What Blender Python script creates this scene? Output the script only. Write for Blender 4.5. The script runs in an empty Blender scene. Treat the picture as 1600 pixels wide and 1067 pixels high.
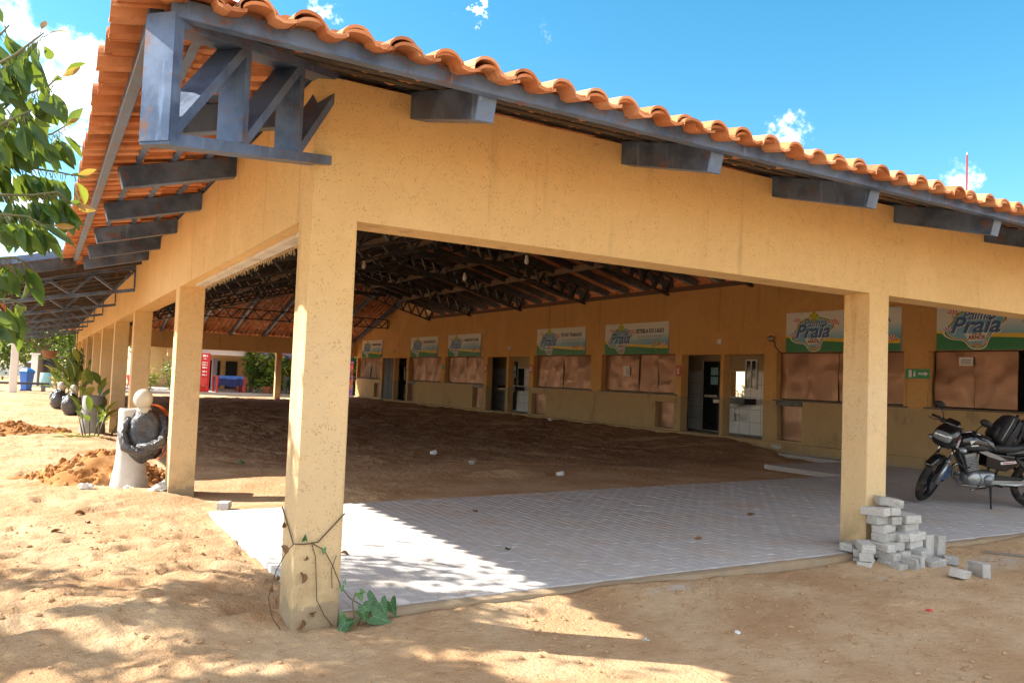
SKY_SAT, SKY_HUE, SKY_STR, EXPO = 1.34, .479, .100, 1.40
import bpy, bmesh, math, random
import numpy as np
from mathutils import Vector, Matrix, Euler
random.seed(7)
rng = np.random.default_rng(11)
SC = bpy.context.scene
COL = SC.collection
PI = math.pi
R_ = math.radians

# ------------------------------------------------------------------ camera data (fitted once)
CAM = Vector((-1.40, -4.924, 1.5))
_y, _p, _r = 0.530, 0.048, 0.039
FWD = Vector((math.sin(_y)*math.cos(_p), math.cos(_y)*math.cos(_p), math.sin(_p)))
_rt = Vector((math.cos(_y), -math.sin(_y), 0)); _up = _rt.cross(FWD)
RGT = _rt*math.cos(_r) + _up*math.sin(_r)
UPV = -_rt*math.sin(_r) + _up*math.cos(_r)
FPX = 1250.0
SUN = Vector((-0.98, 0.75, 1.0)).normalized()

# ------------------------------------------------------------------ helpers
def lerp(a, b, t): return a + (b-a)*t

class MB:
    """collects geometry, links it as one mesh object"""
    def __init__(s): s.v = []; s.f = []; s.mi = []; s.cur = 0; s.rnd = []; s.crnd = 0.0
    def add(s, vs, fs):
        n = len(s.v); s.v.extend([tuple(p) for p in vs]); s.rnd.extend([s.crnd]*len(vs))
        for f in fs: s.f.append(tuple(i+n for i in f)); s.mi.append(s.cur)
        return s
    def box(s, x0, x1, y0, y1, z0, z1):
        return s.add([(x0,y0,z0),(x1,y0,z0),(x1,y1,z0),(x0,y1,z0),(x0,y0,z1),(x1,y0,z1),(x1,y1,z1),(x0,y1,z1)],
                     [(0,3,2,1),(4,5,6,7),(0,1,5,4),(1,2,6,5),(2,3,7,6),(3,0,4,7)])
    def obox(s, c, ax, ay, az):
        c = Vector(c); ax = Vector(ax); ay = Vector(ay); az = Vector(az)
        vs = [c+ax*i+ay*j+az*k for k in (-1,1) for (i,j) in ((-1,-1),(1,-1),(1,1),(-1,1))]
        return s.add(vs, [(0,3,2,1),(4,5,6,7),(0,1,5,4),(1,2,6,5),(2,3,7,6),(3,0,4,7)])
    def cbox(s, c, ax, ay, az, b=.15):
        """box with chamfered edges: three nested slabs hulled by hand via bmesh bevel later"""
        return s.obox(c, ax, ay, az)
    def bar(s, p, q, w, h, up=(0,0,1), ext=0):
        p = Vector(p); q = Vector(q); d = (q-p); L = d.length; d.normalize()
        up = Vector(up); sd = d.cross(up)
        if sd.length < 1e-4: sd = d.cross(Vector((1,0,0)))
        sd.normalize(); u = sd.cross(d)
        return s.obox((p+q)/2, d*(L/2+ext), sd*(w/2), u*(h/2))
    def tube(s, pts, r, n=8, cap=True):
        pts = [Vector(p) for p in pts]; m = len(pts)
        rs = r if isinstance(r, (list, tuple)) else [r]*m
        rings = []; prev = None
        for i, p in enumerate(pts):
            d = (pts[min(i+1, m-1)] - pts[max(i-1, 0)])
            if d.length < 1e-9: d = Vector((0,0,1))
            d.normalize()
            a = prev if prev is not None else (Vector((0,0,1)) if abs(d.z) < .9 else Vector((1,0,0)))
            a = (a - d*a.dot(d))
            if a.length < 1e-6: a = d.orthogonal()
            a.normalize(); b = d.cross(a); prev = a
            rings.append([p + a*(rs[i]*math.cos(2*PI*k/n)) + b*(rs[i]*math.sin(2*PI*k/n)) for k in range(n)])
        vs = [v for rg in rings for v in rg]; fs = []
        for i in range(m-1):
            for k in range(n):
                fs.append((i*n+k, i*n+(k+1)%n, (i+1)*n+(k+1)%n, (i+1)*n+k))
        if cap: fs.append(tuple(range(n))[::-1]); fs.append(tuple((m-1)*n+k for k in range(n)))
        return s.add(vs, fs)
    def lathe(s, prof, n=20, c=(0,0,0), axis='z', jit=0, cap=True):
        c = Vector(c); vs = []
        for (r, z) in prof:
            for k in range(n):
                a = 2*PI*k/n; rr = r*(1+jit*(random.random()-.5))
                if axis == 'z': vs.append(c+Vector((rr*math.cos(a), rr*math.sin(a), z)))
                elif axis == 'y': vs.append(c+Vector((rr*math.cos(a), z, -rr*math.sin(a))))
                else: vs.append(c+Vector((z, rr*math.cos(a), rr*math.sin(a))))
        m = len(prof); fs = []
        for i in range(m-1):
            for k in range(n): fs.append((i*n+k, i*n+(k+1)%n, (i+1)*n+(k+1)%n, (i+1)*n+k))
        if cap: fs.append(tuple(range(n))[::-1]); fs.append(tuple((m-1)*n+k for k in range(n)))
        return s.add(vs, fs)
    def ell(s, c, rx, ry, rz, n=14, m=9, jit=0, rot=None):
        c = Vector(c); vs = []; fs = []
        for i in range(m+1):
            t = PI*i/m
            for k in range(n):
                a = 2*PI*k/n; j = 1+jit*(random.random()-.5)
                p = Vector((rx*math.sin(t)*math.cos(a)*j, ry*math.sin(t)*math.sin(a)*j, rz*math.cos(t)*j))
                vs.append(c+(rot@p if rot else p))
        for i in range(m):
            for k in range(n): fs.append((i*n+k, (i+1)*n+k, (i+1)*n+(k+1)%n, i*n+(k+1)%n))
        return s.add(vs, fs)
    def prism(s, pts, d):
        """extrude polygon pts (3d) by vector d"""
        n = len(pts); d = Vector(d); a = [Vector(p) for p in pts]; b = [p+d for p in a]
        fs = [tuple(range(n))[::-1], tuple(range(n, 2*n))] + [(i, (i+1)%n, n+(i+1)%n, n+i) for i in range(n)]
        return s.add(a+b, fs)
    def quad(s, a, b, c, d): return s.add([a,b,c,d], [(0,1,2,3)])
    def build(s, name, mats, parent=None, loc=None, smooth=False, bevel=0, seg=1, fixn=True, rnd=False, merge=False):
        me = bpy.data.meshes.new(name)
        me.from_pydata(s.v, [], s.f)
        if not isinstance(mats, (list, tuple)): mats = [mats]
        for m in mats: me.materials.append(m)
        if len(mats) > 1: me.polygons.foreach_set('material_index', s.mi)
        if rnd:
            at = me.attributes.new('rnd', 'FLOAT', 'POINT'); at.data.foreach_set('value', s.rnd)
        if fixn or bevel or merge:
            bm = bmesh.new(); bm.from_mesh(me)
            if merge: bmesh.ops.remove_doubles(bm, verts=bm.verts, dist=1e-5)
            bmesh.ops.recalc_face_normals(bm, faces=bm.faces)
            if bevel:
                bmesh.ops.bevel(bm, geom=bm.edges[:], offset=bevel, segments=seg, affect='EDGES', profile=.5, clamp_overlap=True)
            bm.to_mesh(me); bm.free()
        if smooth: me.polygons.foreach_set('use_smooth', [True]*len(me.polygons))
        o = bpy.data.objects.new(name, me); COL.objects.link(o)
        if parent: o.parent = parent
        if loc is not None: o.location = loc
        return o

def empty(name, label, cat, loc=(0,0,0), rz=0, group=None):
    o = bpy.data.objects.new(name, None); COL.objects.link(o)
    o.location = loc; o.rotation_euler = (0,0,rz); o.empty_display_size = .2
    return tag(o, label, cat, group)
def tag(o, label=None, cat=None, group=None, kind=None):
    if label: o['label'] = label
    if cat: o['category'] = cat
    if group: o['group'] = group
    if kind: o['kind'] = kind
    return o
def copy_tree(o, parent=None):
    c = o.copy(); COL.objects.link(c)
    c.parent = parent
    for ch in list(o.children): copy_tree(ch, c)
    return c
def shade_auto(o, ang=40):
    me = o.data
    me.polygons.foreach_set('use_smooth', [True]*len(me.polygons))
    try: me.set_sharp_from_angle(angle=R_(ang))
    except Exception: pass
    return o

# value noise (numpy) -------------------------------------------------
_PERM = rng.random((257, 257))
def vnoise(x, y, s=1.0, ox=0., oy=0.):
    x = np.asarray(x)*s+ox; y = np.asarray(y)*s+oy
    xi = np.floor(x).astype(int); yi = np.floor(y).astype(int)
    fx = x-xi; fy = y-yi; fx = fx*fx*(3-2*fx); fy = fy*fy*(3-2*fy)
    g = lambda i, j: _PERM[i % 257, j % 257]
    return (g(xi,yi)*(1-fx)*(1-fy)+g(xi+1,yi)*fx*(1-fy)+g(xi,yi+1)*(1-fx)*fy+g(xi+1,yi+1)*fx*fy)*2-1
def fbm(x, y, s=1.0, o=4, g=.5, ox=0., oy=0.):
    r = 0; a = 1.
    for i in range(o):
        r = r + a*vnoise(x, y, s*2**i, ox+17.3*i, oy+9.1*i); a *= g
    return r
def sst(a, b, x):
    t = np.clip((np.asarray(x)-a)/(b-a), 0, 1); return t*t*(3-2*t)

# ------------------------------------------------------------------ materials
class NT:
    def __init__(s, name):
        s.m = bpy.data.materials.new(name); s.m.use_nodes = True
        s.t = s.m.node_tree; s.n = s.t.nodes; s.l = s.t.links
        s.b = s.n['Principled BSDF']; s.out = s.n['Material Output']
        s._c = None
    def node(s, typ, **kw):
        n = s.n.new(typ)
        for k, v in kw.items():
            if k.startswith('i_'):
                key = k[2:]
                key = int(key) if key.isdigit() else key.replace('_', ' ')
                s.set(n, key, v)
            else: setattr(n, k, v)
        return n
    def set(s, n, key, v):
        sock = n.inputs[key]
        if isinstance(v, bpy.types.NodeSocket): s.l.new(v, sock)
        else: sock.default_value = v
    @property
    def obj(s):
        if s._c is None: s._c = s.n.new('ShaderNodeTexCoord')
        return s._c.outputs['Object']
    def pos(s): return s.node('ShaderNodeNewGeometry').outputs['Position']
    def mapping(s, vec, scale=(1,1,1), rot=(0,0,0), loc=(0,0,0)):
        return s.node('ShaderNodeMapping', i_Vector=vec, i_Scale=scale, i_Rotation=rot, i_Location=loc).outputs[0]
    def noise(s, scale, detail=4, rough=.55, vec=None, dist=0, out=0):
        return s.node('ShaderNodeTexNoise', i_Scale=scale, i_Detail=detail, i_Roughness=rough, i_Distortion=dist, i_Vector=vec or s.obj).outputs[out]
    def voro(s, scale, vec=None, feature='F1', out='Distance', rand=1.):
        n = s.node('ShaderNodeTexVoronoi', feature=feature, i_Scale=scale, i_Vector=vec or s.obj)
        n.inputs['Randomness'].default_value = rand
        return n.outputs[out]
    def ramp(s, fac, stops, interp='LINEAR'):
        n = s.node('ShaderNodeValToRGB', i_Fac=fac); cr = n.color_ramp; cr.interpolation = interp
        while len(cr.elements) < len(stops): cr.elements.new(.5)
        for e, (p, c) in zip(cr.elements, stops):
            e.position = p; e.color = c if len(c) == 4 else (*c, 1)
        return n.outputs[0]
    def mix(s, fac, a, b, blend='MIX'):
        n = s.node('ShaderNodeMix', data_type='RGBA', blend_type=blend)
        s.set(n, 0, fac); 
        for k, v in ((6, a), (7, b)):
            if isinstance(v, tuple) and len(v) == 3: v = (*v, 1)
            s.set(n, k, v)
        return n.outputs[2]
    def math(s, op, a, b=0., c=None, clamp=False):
        n = s.node('ShaderNodeMath', operation=op, use_clamp=clamp); s.set(n, 0, a); s.set(n, 1, b)
        if c is not None: s.set(n, 2, c)
        return n.outputs[0]
    def sep(s, v): return s.node('ShaderNodeSeparateXYZ', i_Vector=v).outputs
    def mr(s, v, a, b, c=0., d=1.):
        n = s.node('ShaderNodeMapRange', clamp=True); n.interpolation_type = 'SMOOTHSTEP'
        for k, x in zip((0,1,2,3,4), (v,a,b,c,d)): s.set(n, k, x)
        return n.outputs[0]
    def bump(s, h, strength=.3, dist=.01, normal=None):
        n = s.node('ShaderNodeBump', i_Height=h, i_Strength=strength, i_Distance=dist)
        if normal is not None: s.set(n, 'Normal', normal)
        return n.outputs[0]
    def fin(s, col=None, rough=None, metal=None, normal=None, spec=None, coat=None):
        for k, v in (('Base Color', col), ('Roughness', rough), ('Metallic', metal), ('Normal', normal), ('Specular IOR Level', spec), ('Coat Weight', coat)):
            if v is None: continue
            if isinstance(v, tuple) and len(v) == 3: v = (*v, 1)
            s.set(s.b, k, v)
        return s.m

def simple(name, col, rough=.6, metal=0., var=.15, scale=8., bump=0., spec=None, coat=None, dirt=None):
    t = NT(name)
    n = t.noise(scale, 5, .6)
    c = t.mix(n, tuple(max(0, x*(1-var)) for x in col), tuple(min(1, x*(1+var)) for x in col))
    if dirt:
        d = t.ramp(t.noise(scale*.6, 6, .65), [(.5, (0,0,0)), (.68, (1,1,1))])
        c = t.mix(t.math('MULTIPLY', d, .6), c, dirt)
    nm = t.bump(t.noise(scale*8, 4), bump, .004) if bump else None
    r = t.mr(t.noise(scale*2, 3), .3, .7, max(.02, rough-.08), min(1, rough+.08))
    return t.fin(c, r, metal, nm, spec, coat)

def stucco(name, col, dado=False, col2=None):
    t = NT(name); P = t.pos()
    big = t.noise(.9, 4, .6, P)
    c = t.mix(big, tuple(x*.90 for x in col), tuple(min(1, x*1.08) for x in col))
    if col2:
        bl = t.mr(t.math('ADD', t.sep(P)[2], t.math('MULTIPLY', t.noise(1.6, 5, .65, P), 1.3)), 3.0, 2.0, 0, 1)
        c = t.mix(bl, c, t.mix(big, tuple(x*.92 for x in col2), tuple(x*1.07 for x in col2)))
    med = t.noise(9, 5, .65, P)
    c = t.mix(t.mr(med, .42, .75, 0, .28), c, tuple(min(1, x*1.18+.02) for x in col))
    # dark pits: small elongated specks
    v = t.voro(70, t.mapping(P, (1,1,.7)))
    gate = t.mr(t.noise(11, 4, .7, P), .36, .66, .06, .34)
    pits = t.math('LESS_THAN', v, gate)
    fine = t.mr(t.noise(62, 4, .65, P), .58, .70, 0, .42)
    c = t.mix(t.math('MULTIPLY', pits, .45), c, tuple(x*.32 for x in col))
    c = t.mix(fine, c, tuple(x*.55 for x in col))
    # larger weathered and touched-up patches
    pt = t.noise(.55, 3, .5, P, .6)
    c = t.mix(t.mr(pt, .55, .60, 0, .22), c, tuple(min(1, x*1.12+.06) for x in col))
    c = t.mix(t.mr(t.noise(1.7, 6, .72, P), .57, .72, 0, .35), c, (.42,.27,.12))
    ck = t.voro(1.6, t.mapping(t.node('ShaderNodeMix', data_type='VECTOR', i_0=.12, i_4=P, i_5=t.noise(3, 4, .6, P, 0, 1)).outputs[1], (1,1,.55)), 'DISTANCE_TO_EDGE')
    c = t.mix(t.math('MULTIPLY', t.math('LESS_THAN', ck, .004), t.mr(t.noise(.8, 2, .5, P), .5, .62, 0, .14)), c, (.18,.10,.05))
    # vertical run stains
    st = t.noise(1.0, 5, .6, t.mapping(P, (5,5,.35)))
    c = t.mix(t.mr(st, .56, .74, 0, .36), c, (.16,.11,.06))
    z = t.sep(P)[2]
    if dado:
        low = t.mr(z, 1.28, 1.2, 0, 1)
        g = t.mix(t.noise(3, 5, .6, P), (.53,.355,.17), (.42,.285,.145))
        mould = t.noise(1.3, 7, .7, t.mapping(P, (1,1.2,.55)))
        g = t.mix(t.mr(mould, .54, .72, 0, .5), g, (.07,.065,.05))
        c = t.mix(low, c, g)
    # splash-back dirt at the foot
    foot = t.math('MULTIPLY', t.mr(z, .5, .02, 0, 1), t.mr(t.noise(4, 5, .6, P), .35, .6, .1, .75))
    c = t.mix(foot, c, (.36,.25,.14))
    gb = t.mr(t.math('ADD', z, t.math('MULTIPLY', t.noise(9, 5, .65, P), -.22)), -.045, -.065, 0, .85)
    c = t.mix(gb, c, t.mix(t.noise(7, 5, .6, P), (.40,.30,.19), (.30,.22,.14)))
    h = t.math('ADD', t.noise(48, 4, .6, P), t.math('MULTIPLY', t.noise(14, 3, .5, P), .6))
    h = t.math('SUBTRACT', h, t.math('MULTIPLY', pits, .5))
    return t.fin(c, .92, 0, t.bump(h, .55, .012), .2)

def steel(name, a, b, rust=.3, rough=.45, metal=.35):
    t = NT(name); P = t.pos()
    n = t.noise(3.2, 6, .65, P)
    c = t.mix(t.mr(n, .35, .65), a, b)
    r = t.noise(7, 7, .72, P)
    c = t.mix(t.mr(r, .58-.1*rust, .70-.1*rust, 0, .8), c, (.20,.085,.035))
    sc = t.noise(2.0, 4, .6, t.mapping(P, (9,9,.8)))
    c = t.mix(t.mr(sc, .6, .7, 0, .35), c, tuple(min(1, x*1.9+.03) for x in b))
    dust = t.noise(30, 4, .6, P)
    c = t.mix(t.mr(dust, .58, .72, 0, .22), c, (.30,.19,.11))
    return t.fin(c, t.mr(n, .3, .7, rough-.1, rough+.15), metal, t.bump(t.noise(22, 5, .65, P), .12, .006))

MT = {}
MT['stucco'] = stucco('ochre_stucco', (.66,.44,.195))
MT['wall'] = stucco('stall_wall_paint', (.66,.37,.135), dado=True)
MT['pillar'] = stucco('paler_below_pillar_paint', (.66,.44,.195), False, (.67,.495,.285))  # pillar colour grades to a paler tone lower down
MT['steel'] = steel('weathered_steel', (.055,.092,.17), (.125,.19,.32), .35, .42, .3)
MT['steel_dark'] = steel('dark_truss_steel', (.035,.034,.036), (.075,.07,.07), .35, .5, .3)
MT['purlin'] = steel('primer_purlin', (.20,.145,.10), (.27,.20,.14), .5, .6, .1)

def tile_mat():
    t = NT('clay_roof_tile'); P = t.pos(); a = t.node('ShaderNodeAttribute', attribute_name='rnd').outputs['Fac']
    c = t.ramp(a, [(0, (.36,.13,.052)), (.3, (.50,.18,.068)), (.6, (.56,.225,.095)), (.85, (.60,.29,.15)), (1, (.42,.15,.075))])
    n = t.noise(6, 6, .65, P)
    c = t.mix(t.mr(n, .5, .75, 0, .45), c, (.30,.105,.045))
    c = t.mix(t.mr(t.noise(3.7, 6, .75, P, .4), .56, .68, 0, .55), c, (.13,.085,.055))
    c = t.mix(t.mr(t.noise(2.3, 6, .7, P), .56, .72, 0, .4), c, (.66,.40,.23))
    c = t.mix(t.mr(t.noise(45, 4, .6, P), .60, .72, 0, .5), c, (.20,.10,.06))
    return t.fin(c, .82, 0, t.bump(t.noise(60, 4, .6, P), .25, .004), .3)
MT['tile'] = tile_mat()
# ------------------------------------------------------------------ ground
D_ = 9.68            # distance from the outer wall line to the ridge
LY = 40.0            # length of the hall
WX = 14.36           # stall wall
def yb(x):           # back edge of the paved floor
    x = np.asarray(x, float)
    return np.where(x < 11.33, 4.08+.06*(x-1.8), np.where(x < 13.95, 6.49, 8.4))
def paved(x, y): return (x > .2) & (x < WX) & (y > 0) & (y < yb(x))
def mound(x, y, cx, cy, rx, ry, h, n=.35, s=5):
    d = np.sqrt(((x-cx)/rx)**2+((y-cy)/ry)**2)
    k = np.clip(1-d*(1+n*fbm(x, y, s, 3)), 0, 1)
    return h*k**.8
def gz(x, y):
    x = np.asarray(x, float); y = np.asarray(y, float)
    ins = sst(.0, .5, x)*sst(-.1, .1, y)*sst(40.5, 39.5, y)
    near = np.exp(-np.maximum(0, np.hypot(x-1, y+1)-6)/14)
    hump = (fbm(x, y, .9, 4, .55)*.032 + fbm(x, y, 3.2, 3, .5, 5, 3)*.016 + fbm(x, y, 9, 3, .6)*.0075)
    # footprint like dimples
    dm = vnoise(x, y, 3.6, 31, 7); hump = hump*.95 - .045*sst(.40, .75, vnoise(x, y, 4.6, 31, 7))*sst(3.2, 0., x) - .02*sst(.35, .7, vnoise(x, y, 8.5, 3, 17))*sst(3.6, .5, x)
    left = sst(.75, -.5, x)*sst(-.5, .5, y)
    z = -.085 + left*.095 + hump*(.35+.65*near)
    z = z - .03*sst(.6, 2.5, x)*sst(.2, -.4, y)
    # soft tyre tracks across the front right
    tr = np.sin((y+2.05-.10*x-.12*np.sin(x*.7))*2*PI/.085)
    z = z + .004*tr*sst(.35, .1, np.abs(y+2.1-.10*x))*sst(1.2, 2.2, x)*sst(40, 20, x)
    # hall soil
    zi = -.03 - .065*sst(8, 10.5, x)*sst(10, 8, y) + .20*sst(10.5, 14.2, x)*sst(7.5, 10.5, y)
    fur = fbm(x, y, .55, 4, .6, 3, 8)*.028 + fbm(x, y, 2.6, 4, .62)*.032
    ang = .6*x+y*.9+1.2*fbm(x, y, .25, 2)
    trk = np.abs(np.sin(ang*1.7)); lug = np.sin((x*.8-y*.6)*2*PI/.16)
    fur = fur - .07*sst(.30, .08, trk) + .022*lug*sst(.30, .1, trk)
    zi = zi + fur*(.12+.88*sst(6.6, 8.8, y))*sst(.1, .8, y-yb(x))*sst(.3, 2., x)
    zi = zi - .05*sst(1.6, .6, x)*sst(4.2, 5., y)*sst(9, 7, y)
    z = np.where(ins > 0, lerp(z, zi, ins), z)
    z = np.maximum(z, -.09+mound(x, y, 1.95, 4.75, .85, .5, .20)) if True else z
    z = z + mound(x, y, 5.2, 6.3, .8, .35, .10) + mound(x, y, .95, 6.4, .5, .4, .05)
    pv = (x > .235+.035*vnoise(x, y, 2.5)) & (x < WX+.2) & (y > -.05) & (y < yb(x)-.06)
    z = np.where(pv, -.16, z)
    # thin drift of sand lying against the kerb in front
    z = z + .075*sst(-.7, -.07, y)*sst(.02, -.05, y)*(x > .1)*(x < 14)*(.6+.5*vnoise(x, y, 1.1))
    return z
def axis(segs, lo, hi, g=1.25):
    a = []
    for (p, q, s) in segs: a.extend(np.arange(p, q-1e-6, s))
    a.append(segs[-1][1])
    s = segs[0][2]*2; v = a[0]; pre = []
    while v > lo: s = min(s*g, 60); v -= s; pre.append(v)
    s = segs[-1][2]*2; v = a[-1]; post = []
    while v < hi: s = min(s*g, 60); v += s; post.append(v)
    return np.array(pre[::-1]+a+post)
gx = axis([(-3.2, 5, .036), (5, 15, .085)], -350, 350)
gy = axis([(-3.2, 3, .034), (3, 12, .06), (12, 42, .16)], -80, 700)
X, Y = np.meshgrid(gx, gy)
Z = gz(X, Y)
nx, ny = len(gx), len(gy)
me = bpy.data.meshes.new('ground')
co = np.stack([X.ravel(), Y.ravel(), Z.ravel()], 1)
ii = np.arange(nx*ny).reshape(ny, nx)
fc = np.stack([ii[:-1,:-1].ravel(), ii[:-1,1:].ravel(), ii[1:,1:].ravel(), ii[1:,:-1].ravel()], 1)
me.vertices.add(len(co)); me.vertices.foreach_set('co', co.ravel())
me.loops.add(fc.size); me.loops.foreach_set('vertex_index', fc.ravel())
me.polygons.add(len(fc)); me.polygons.foreach_set('loop_start', np.arange(0, fc.size, 4))
me.polygons.foreach_set('loop_total', np.full(len(fc), 4)); me.polygons.foreach_set('use_smooth', np.ones(len(fc), bool))
me.update()
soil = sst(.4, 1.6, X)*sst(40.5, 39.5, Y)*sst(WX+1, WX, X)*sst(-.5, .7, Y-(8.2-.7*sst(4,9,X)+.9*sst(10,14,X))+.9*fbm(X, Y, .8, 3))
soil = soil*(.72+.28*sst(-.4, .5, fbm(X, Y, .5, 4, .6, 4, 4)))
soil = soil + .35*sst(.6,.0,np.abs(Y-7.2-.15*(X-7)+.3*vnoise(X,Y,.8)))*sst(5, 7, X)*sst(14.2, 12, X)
dust = sst(.55, .0, np.hypot((X-2.9)/.42, (Y+.25)/.16)+.5*fbm(X, Y, 5, 3))*.9
dust = dust + sst(.9, .1, np.hypot((X-6.3)/1.2, (Y+.62)/.22)+.6*fbm(X, Y, 4, 3, .6, 2, 9))*.55
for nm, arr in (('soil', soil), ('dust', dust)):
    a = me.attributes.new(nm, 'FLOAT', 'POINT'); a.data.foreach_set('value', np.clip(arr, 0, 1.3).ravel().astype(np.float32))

t = NT('sandy_soil'); P = t.pos()
A = lambda n: t.node('ShaderNodeAttribute', attribute_name=n).outputs['Fac']
n1 = t.noise(1.1, 6, .6, P); n2 = t.noise(7, 6, .65, P); n3 = t.noise(90, 3, .6, P)
c = t.mix(t.mr(n1, .35, .68), (.56,.335,.18), (.70,.49,.30))
c = t.mix(t.mr(n2, .52, .72, 0, .55), c, (.44,.26,.13))
c = t.mix(t.mr(n3, .55, .75, 0, .55), c, (.62,.47,.33))
c = t.mix(t.mr(t.noise(140, 2, .6, P), .62, .72, 0, .6), c, (.20,.105,.05))
peb = t.voro(38, P); pg = t.mr(t.noise(6, 3, .6, P), .45, .7, .03, .2)
pm = t.math('LESS_THAN', peb, pg)
c = t.mix(t.math('MULTIPLY', pm, .5), c, (.60,.50,.42))
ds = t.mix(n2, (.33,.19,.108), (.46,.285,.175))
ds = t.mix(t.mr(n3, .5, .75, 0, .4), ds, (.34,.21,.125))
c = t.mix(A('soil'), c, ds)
c = t.mix(t.math('MULTIPLY', A('dust'), t.mr(t.noise(12, 4, .6, P), .3, .6, .3, 1)), c, (.66,.60,.55))
h = t.math('ADD', t.noise(9, 7, .68, P), t.math('MULTIPLY', t.noise(55, 5, .65, P), .35))
h = t.math('ADD', h, t.math('MULTIPLY', pm, .10))
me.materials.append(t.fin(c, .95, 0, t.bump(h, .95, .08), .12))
o = bpy.data.objects.new('ground', me); COL.objects.link(o); tag(o, kind='structure')

def gzz(x, y): return float(gz(np.array([x]), np.array([y]))[0])
# ------------------------------------------------------------------ paved floor: real blocks laid in running bond
def paver_mat():
    t = NT('concrete_paver'); P = t.pos(); a = t.node('ShaderNodeAttribute', attribute_name='rnd').outputs['Fac']
    c = t.ramp(a, [(0, (.455,.43,.425)), (.5, (.49,.467,.46)), (1, (.53,.505,.495))])
    c = t.mix(t.mr(t.noise(1.3, 6, .65, P), .48, .72, 0, .55), c, (.50,.37,.26))
    c = t.mix(t.mr(t.noise(70, 3, .6, P), .58, .75, 0, .35), c, (.30,.27,.25))
    c = t.mix(t.mr(t.noise(5, 6, .7, P), .6, .74, 0, .5), c, (.66,.63,.62))
    return t.fin(c, .86, 0, t.bump(t.noise(120, 4, .6, P), .3, .003), .2)
MT['paver'] = paver_mat()
MT['kerb'] = simple('rough_kerb_concrete', (.33,.25,.17), .95, 0, .25, 5, .8, .2, dirt=(.46,.29,.16))
mb = MB(); W_, L_, G_ = .10, .20, .003
ix = 0; x = .21
while x < WX-.12:
    y = .035 - (L_/2 if ix % 2 else 0); yend = float(yb(x+.05))
    jag = 0
    while y < yend-.02+jag:
        y0 = max(y, .035); y1 = min(y+L_, yend)
        if y1-y0 > .05:
            dz = random.gauss(0, .0011); tx = random.gauss(0, .0025); ty = random.gauss(0, .0025)
            mb.crnd = min(1, max(0, random.gauss(.5, .22)))
            a0, a1, b0, b1 = x+G_/2, x+W_-G_/2, y0+G_/2, y1-G_/2; ch = .004
            cx_, cy_ = (a0+a1)/2, (b0+b1)/2
            zf = lambda px, py: dz+(px-cx_)*tx+(py-cy_)*ty
            top = [(px, py, zf(px, py)) for px, py in ((a0+ch,b0+ch),(a1-ch,b0+ch),(a1-ch,b1-ch),(a0+ch,b1-ch))]
            mid = [(px, py, zf(px, py)-ch) for px, py in ((a0,b0),(a1,b0),(a1,b1),(a0,b1))]
            bot = [(px, py, -.085) for px, py, _ in mid]
            mb.add(top+mid+bot, [(0,1,2,3)]+[(i,4+i,4+(i+1)%4,(i+1)%4) for i in range(4)]+[(4+i,8+i,8+(i+1)%4,4+(i+1)%4) for i in range(4)])
        y += L_
    x += W_; ix += 1
o = mb.build('paved_floor', MT['paver'], rnd=True); tag(o, kind='structure')
# sand bed seen in the joints
mb = MB(); 
for (x0, x1, y1) in ((.22, 11.3, 3.98), (11.3, 13.9, 6.4), (13.9, 14.3, 8.3)): mb.box(x0, x1, .05, y1, -.15, -.0065)
mb.prism([(.22,3.98,-.15),(11.3,3.98,-.15),(11.3,4.60,-.15),(2.0,4.06,-.15)], (0,0,.1435))
o = mb.build('joint_sand', simple('joint_sand', (.44,.385,.345), .95, 0, .3, 20, .3, .1)); tag(o, kind='structure')
# kerb: slightly broken concrete edging
def kerb(name, p, q, w, zt, n):
    mb = MB(); p = Vector(p); q = Vector(q); d = (q-p).normalized(); s = Vector((-d.y, d.x, 0)); rows = []
    for i in range(n+1):
        c = p.lerp(q, i/n); k = fbm(c.x*3+c.y*7, 1.3, 1.7, 3); k2 = fbm(c.x*3+c.y*7, 7.7, 2.1, 3)
        rows.append([c-s*(w/2+.015*k), c-s*(w/2+.012*k2)+Vector((0,0,.17+zt+.010*k-.008)), c-s*(w/2-.02)+Vector((0,0,.17+zt+.006*k2)), c+s*(w/2)+Vector((0,0,.17+zt+.004*k2)), c+s*(w/2)])
    vs = [v for r in rows for v in r]; fs = []
    for i in range(n):
        for k in range(4): fs.append((i*5+k, (i+1)*5+k, (i+1)*5+k+1, i*5+k+1))
    fs += [tuple(range(5)), tuple(n*5+k for k in range(5))[::-1]]
    mb.add(vs, fs); o = mb.build(name, MT['kerb'], smooth=False); shade_auto(o, 50); tag(o, kind='structure')
kerb('front_kerb', (.32,-.02,-.17), (14.3,-.02,-.17), .085, -.006, 260)
# ------------------------------------------------------------------ the pavilion
SL = .27
def zr(d): return 3.40 + SL*(d if d <= D_ else 2*D_-d)      # top of the rafters, d = distance in from the outer wall
PAV = empty('market_pavilion', 'ochre open-sided pavilion with clay tile roof, square pillars and steel trusses', 'pavilion')

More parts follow.
